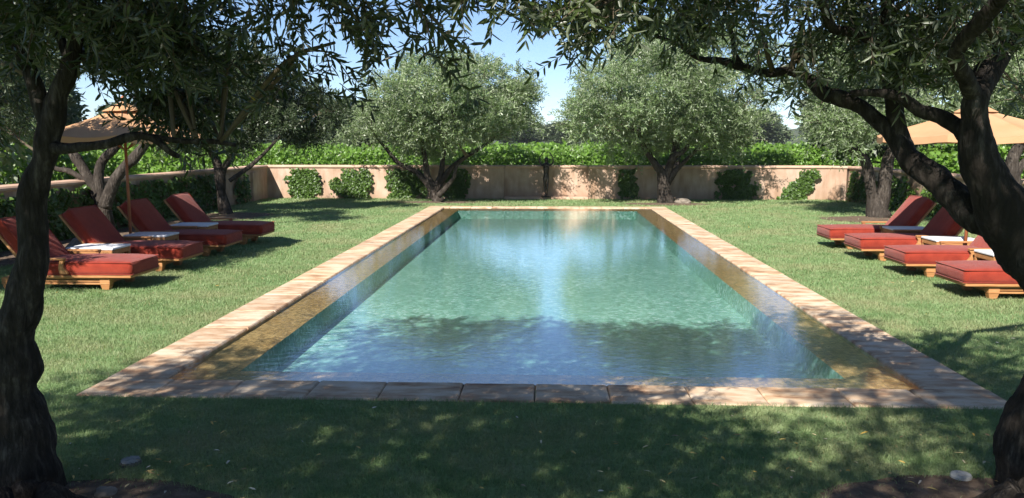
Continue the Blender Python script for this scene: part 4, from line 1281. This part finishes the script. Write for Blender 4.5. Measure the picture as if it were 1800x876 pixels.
# ================================================================== SMALL THINGS ON THE GROUND
def soil_patch(label, x, y, rx, ry):
    n = 40; vs = [(0, 0, .016)]
    for ring_, zz in ((.6, .014), (1.0, .005)):
        for k in range(n):
            a = 6.2832 * k / n
            q = ring_ * (1 + .22 * noise.noise(Vector((math.cos(a) * 1.5 + x, math.sin(a) * 1.5, y))))
            vs.append((math.cos(a) * rx * q, math.sin(a) * ry * q, zz + .006 * noise.noise(Vector((k * .7, ring_ * 5, x)))))
    fs = [(0, 1 + k, 1 + (k + 1) % n) for k in range(n)] + [(1 + k, 1 + n + k, 1 + n + (k + 1) % n, 1 + (k + 1) % n) for k in range(n)]
    ob = MB().add(vs, fs).build('soil', M['soil'], smooth=True, fix=False)
    ob.location = (x, y, 0)
    return props(ob, label, kind='structure')


SOIL = []
for lb, g, rx, ry in (('bare soil round the near left trunk', G(150, 905), .85, .42), ('bare soil round the near right trunk', G(1720, 895), .8, .42), ('bare soil round the slender left olive', G(410, 380), .95, 1.1), ('bare soil round the right olive', G(1535, 386), 1.1, .9),
                      ('bare soil under the left far olive', G(770, 356), 1.3, .5), ('bare soil under the right far olive', G(1170, 359), 1.3, .6), ('bare soil along the left wall', Vector((-8.7, 14.5, 0)), .7, 5)):
    soil_patch(lb, g.x, g.y, rx, ry); SOIL.append((g.x, g.y, rx * .92, ry * .92))


def rock(label, loc, s, group='stones near the tree roots'):
    import bmesh
    bm = bmesh.new(); bmesh.ops.create_icosphere(bm, subdivisions=3, radius=1)
    sd = R.uniform(0, 50)
    for v in bm.verts:
        k = 1 + .35 * noise.noise(v.co * 1.3 + Vector((sd, 0, 0))) + .12 * noise.noise(v.co * 4 + Vector((sd, 0, 0)))
        v.co = Vector((v.co.x * s[0] * k, v.co.y * s[1] * k, max(v.co.z, -.5) * s[2] * k))
    for f in bm.faces: f.smooth = True
    me = bpy.data.meshes.new('rock'); bm.to_mesh(me); bm.free()
    ob = link('rock', me, M['rock']); ob.location = (loc.x, loc.y, s[2] * .3)
    return props(ob, label, 'rock', group)


rock('pale rock on the ground behind the first left lounger', P(143, 437, 13.3), (.26, .22, .2))
rock('brown rock at the foot of the right far olive', G(1200, 358), (.22, .16, .12))
rock('small stone in the soil by the near left trunk', G(185, 872), (.06, .05, .035))


def valve(label, g, r, mat, grate):
    t = empty('valve_cover', (g.x, g.y, .004))
    props(t, label, 'valve cover')
    MB().tube([(0, 0, -.02), (0, 0, .022), (0, 0, .030)], [r, r, r * .93], 28).build('lid', mat, t)
    MB().tube([(0, 0, .030), (0, 0, .034)], [r * .5, r * .46], 24).build('lid_boss', mat, t)
    if grate:
        for k in range(-3, 4):
            w = math.sqrt(max(r * r * .8 - (k * r * .26) ** 2, 0))
            MB().box((0, k * r * .26, .037), (w * 1.9, r * .07, .012)).build('bar', M['concrete'], t)
    return t
valve('pale round cover in the soil by the near right trunk', G(1689, 841), .055, M['concrete'], False).location.z = -.004
valve('grey grated round cover in the grass by the near left trunk', G(230, 816), .06, M['rock'], True).location.z = -.012

# ---- grass blades, thick near the camera
def in_pool(x, y): return (x > POOL_X0 - .004) & (x < POOL_X1 + .004) & (y > POOL_Y0 - .004) & (y < POOL_Y1 + .004)


def grass():
    out = []
    def area(x0, x1, y0, y1, per_m2):
        n = int((x1 - x0) * (y1 - y0) * per_m2)
        x, y = NR.uniform(x0, x1, n), NR.uniform(y0, y1, n)
        k = ~in_pool(x, y)
        vis = (np.abs(x + y * .046) < y * .66 + .5)                    # what the lens could see, plus a margin
        k &= vis
        for sx, sy, rx, ry in SOIL:
            q = ((x - sx) / rx) ** 2 + ((y - sy) / ry) ** 2
            k &= (q > 1) | (NR.uniform(size=n) < .06)
        return np.stack([x[k], y[k]], 1)
    for y0, y1, dens in ((3.4, 4.5, 9500), (4.5, 5.7, 8200), (5.7, 7.5, 6000), (7.5, 9.5, 4200), (9.5, 12, 2700), (12, 15, 1500), (15, 19, 800), (19, 27, 420)):
        out.append(area(WALL_X0, WALL_X1, y0, y1, dens))
    xy = np.concatenate(out); n = len(xy)
    dist = xy[:, 1]
    hgt = (.028 + .00035 * dist) * NR.uniform(.55, 1.35, n)
    wid = np.maximum(.0026, .00046 * dist) * NR.uniform(.7, 1.3, n)
    an = NR.uniform(0, 6.283, n); le = NR.uniform(.35, 1.5, n)
    nz = np.sin(xy[:, 0] * 2.1 + 1.3 * np.sin(xy[:, 1] * 1.7)) * .5
    dx, dy = np.cos(an) * le * hgt + nz * hgt * .3, np.sin(an) * le * hgt
    a2 = an + NR.normal(1.57, .6, n)
    wx, wy = np.cos(a2) * wid / 2, np.sin(a2) * wid / 2
    z = np.zeros(n)
    b0 = np.stack([xy[:, 0] - wx, xy[:, 1] - wy, z - .004], 1); b1 = np.stack([xy[:, 0] + wx, xy[:, 1] + wy, z - .004], 1)
    m0 = np.stack([xy[:, 0] + dx * .35 - wx * .8, xy[:, 1] + dy * .35 - wy * .8, hgt * .62], 1); m1 = np.stack([xy[:, 0] + dx * .35 + wx * .8, xy[:, 1] + dy * .35 + wy * .8, hgt * .62], 1)
    tp = np.stack([xy[:, 0] + dx, xy[:, 1] + dy, hgt * .95], 1)
    V = np.stack([b0, b1, m1, m0, tp], 1).reshape(-1, 3)
    i = np.arange(n)[:, None] * 5
    T = np.concatenate([i + np.array([[0, 1, 2]]), i + np.array([[0, 2, 3]]), i + np.array([[3, 2, 4]])], 0)
    ob = link('grass', big_mesh('grass', V, T, np.repeat(NR.uniform(0, 1, n), 5)), M['grass'])
    props(ob, 'short mown grass blades of the lawn', 'grass', kind='stuff')
    print('grass blades', n)
grass()


def litter():
    g = []
    for (x0, x1, y0, y1, n) in ((-3.2, 3.4, 3.6, 5.5, 70), (.2, 3.0, 3.7, 5.4, 75), (-3.0, -1.6, 3.8, 4.5, 50), (4, 8.5, 9, 24, 90), (3.6, 6, 6, 9, 16), (-8, -3.6, 7, 22, 40)):
        g.append(np.stack([NR.uniform(x0, x1, n), NR.uniform(y0, y1, n)], 1))
    xy = np.concatenate(g); xy = xy[~in_pool(xy[:, 0], xy[:, 1])]
    n = len(xy)
    b = np.concatenate([xy, NR.uniform(.022, .045, (n, 1))], 1)
    d = NR.normal(size=(n, 3)); d[:, 2] *= .15
    V, Fq, k = leaf_arrays(b, d, .048 * NR.uniform(.6, 1.2, n), .011 * NR.uniform(.7, 1.3, n), .1, np.tile([[0, 0, 1.0]], (n, 1)) + NR.normal(0, .3, (n, 3)), 'lance')
    ob = link('fallen_leaves', big_mesh('fallen_leaves', V, Fq, np.repeat(NR.uniform(0, 1, n), k)), M['litter'])
    props(ob, 'yellow and brown fallen olive leaves on the grass', 'leaves', kind='stuff')
litter()

# ================================================================== AIR
hz = MB().box((0, 540, 28), (2200, 1400, 64)).build('haze', None)
m = bpy.data.materials.new('thin_haze'); m.use_nodes = True
t_ = m.node_tree; t_.nodes.clear()
vo_ = t_.nodes.new('ShaderNodeOutputMaterial'); pv = t_.nodes.new('ShaderNodeVolumePrincipled')
pv.inputs['Color'].default_value = (.82, .90, 1.0, 1); pv.inputs['Density'].default_value = .00022
t_.links.new(pv.outputs[0], vo_.inputs['Volume'])
hz.data.materials.append(m)
props(hz, 'thin pale haze over the fields', kind='stuff')
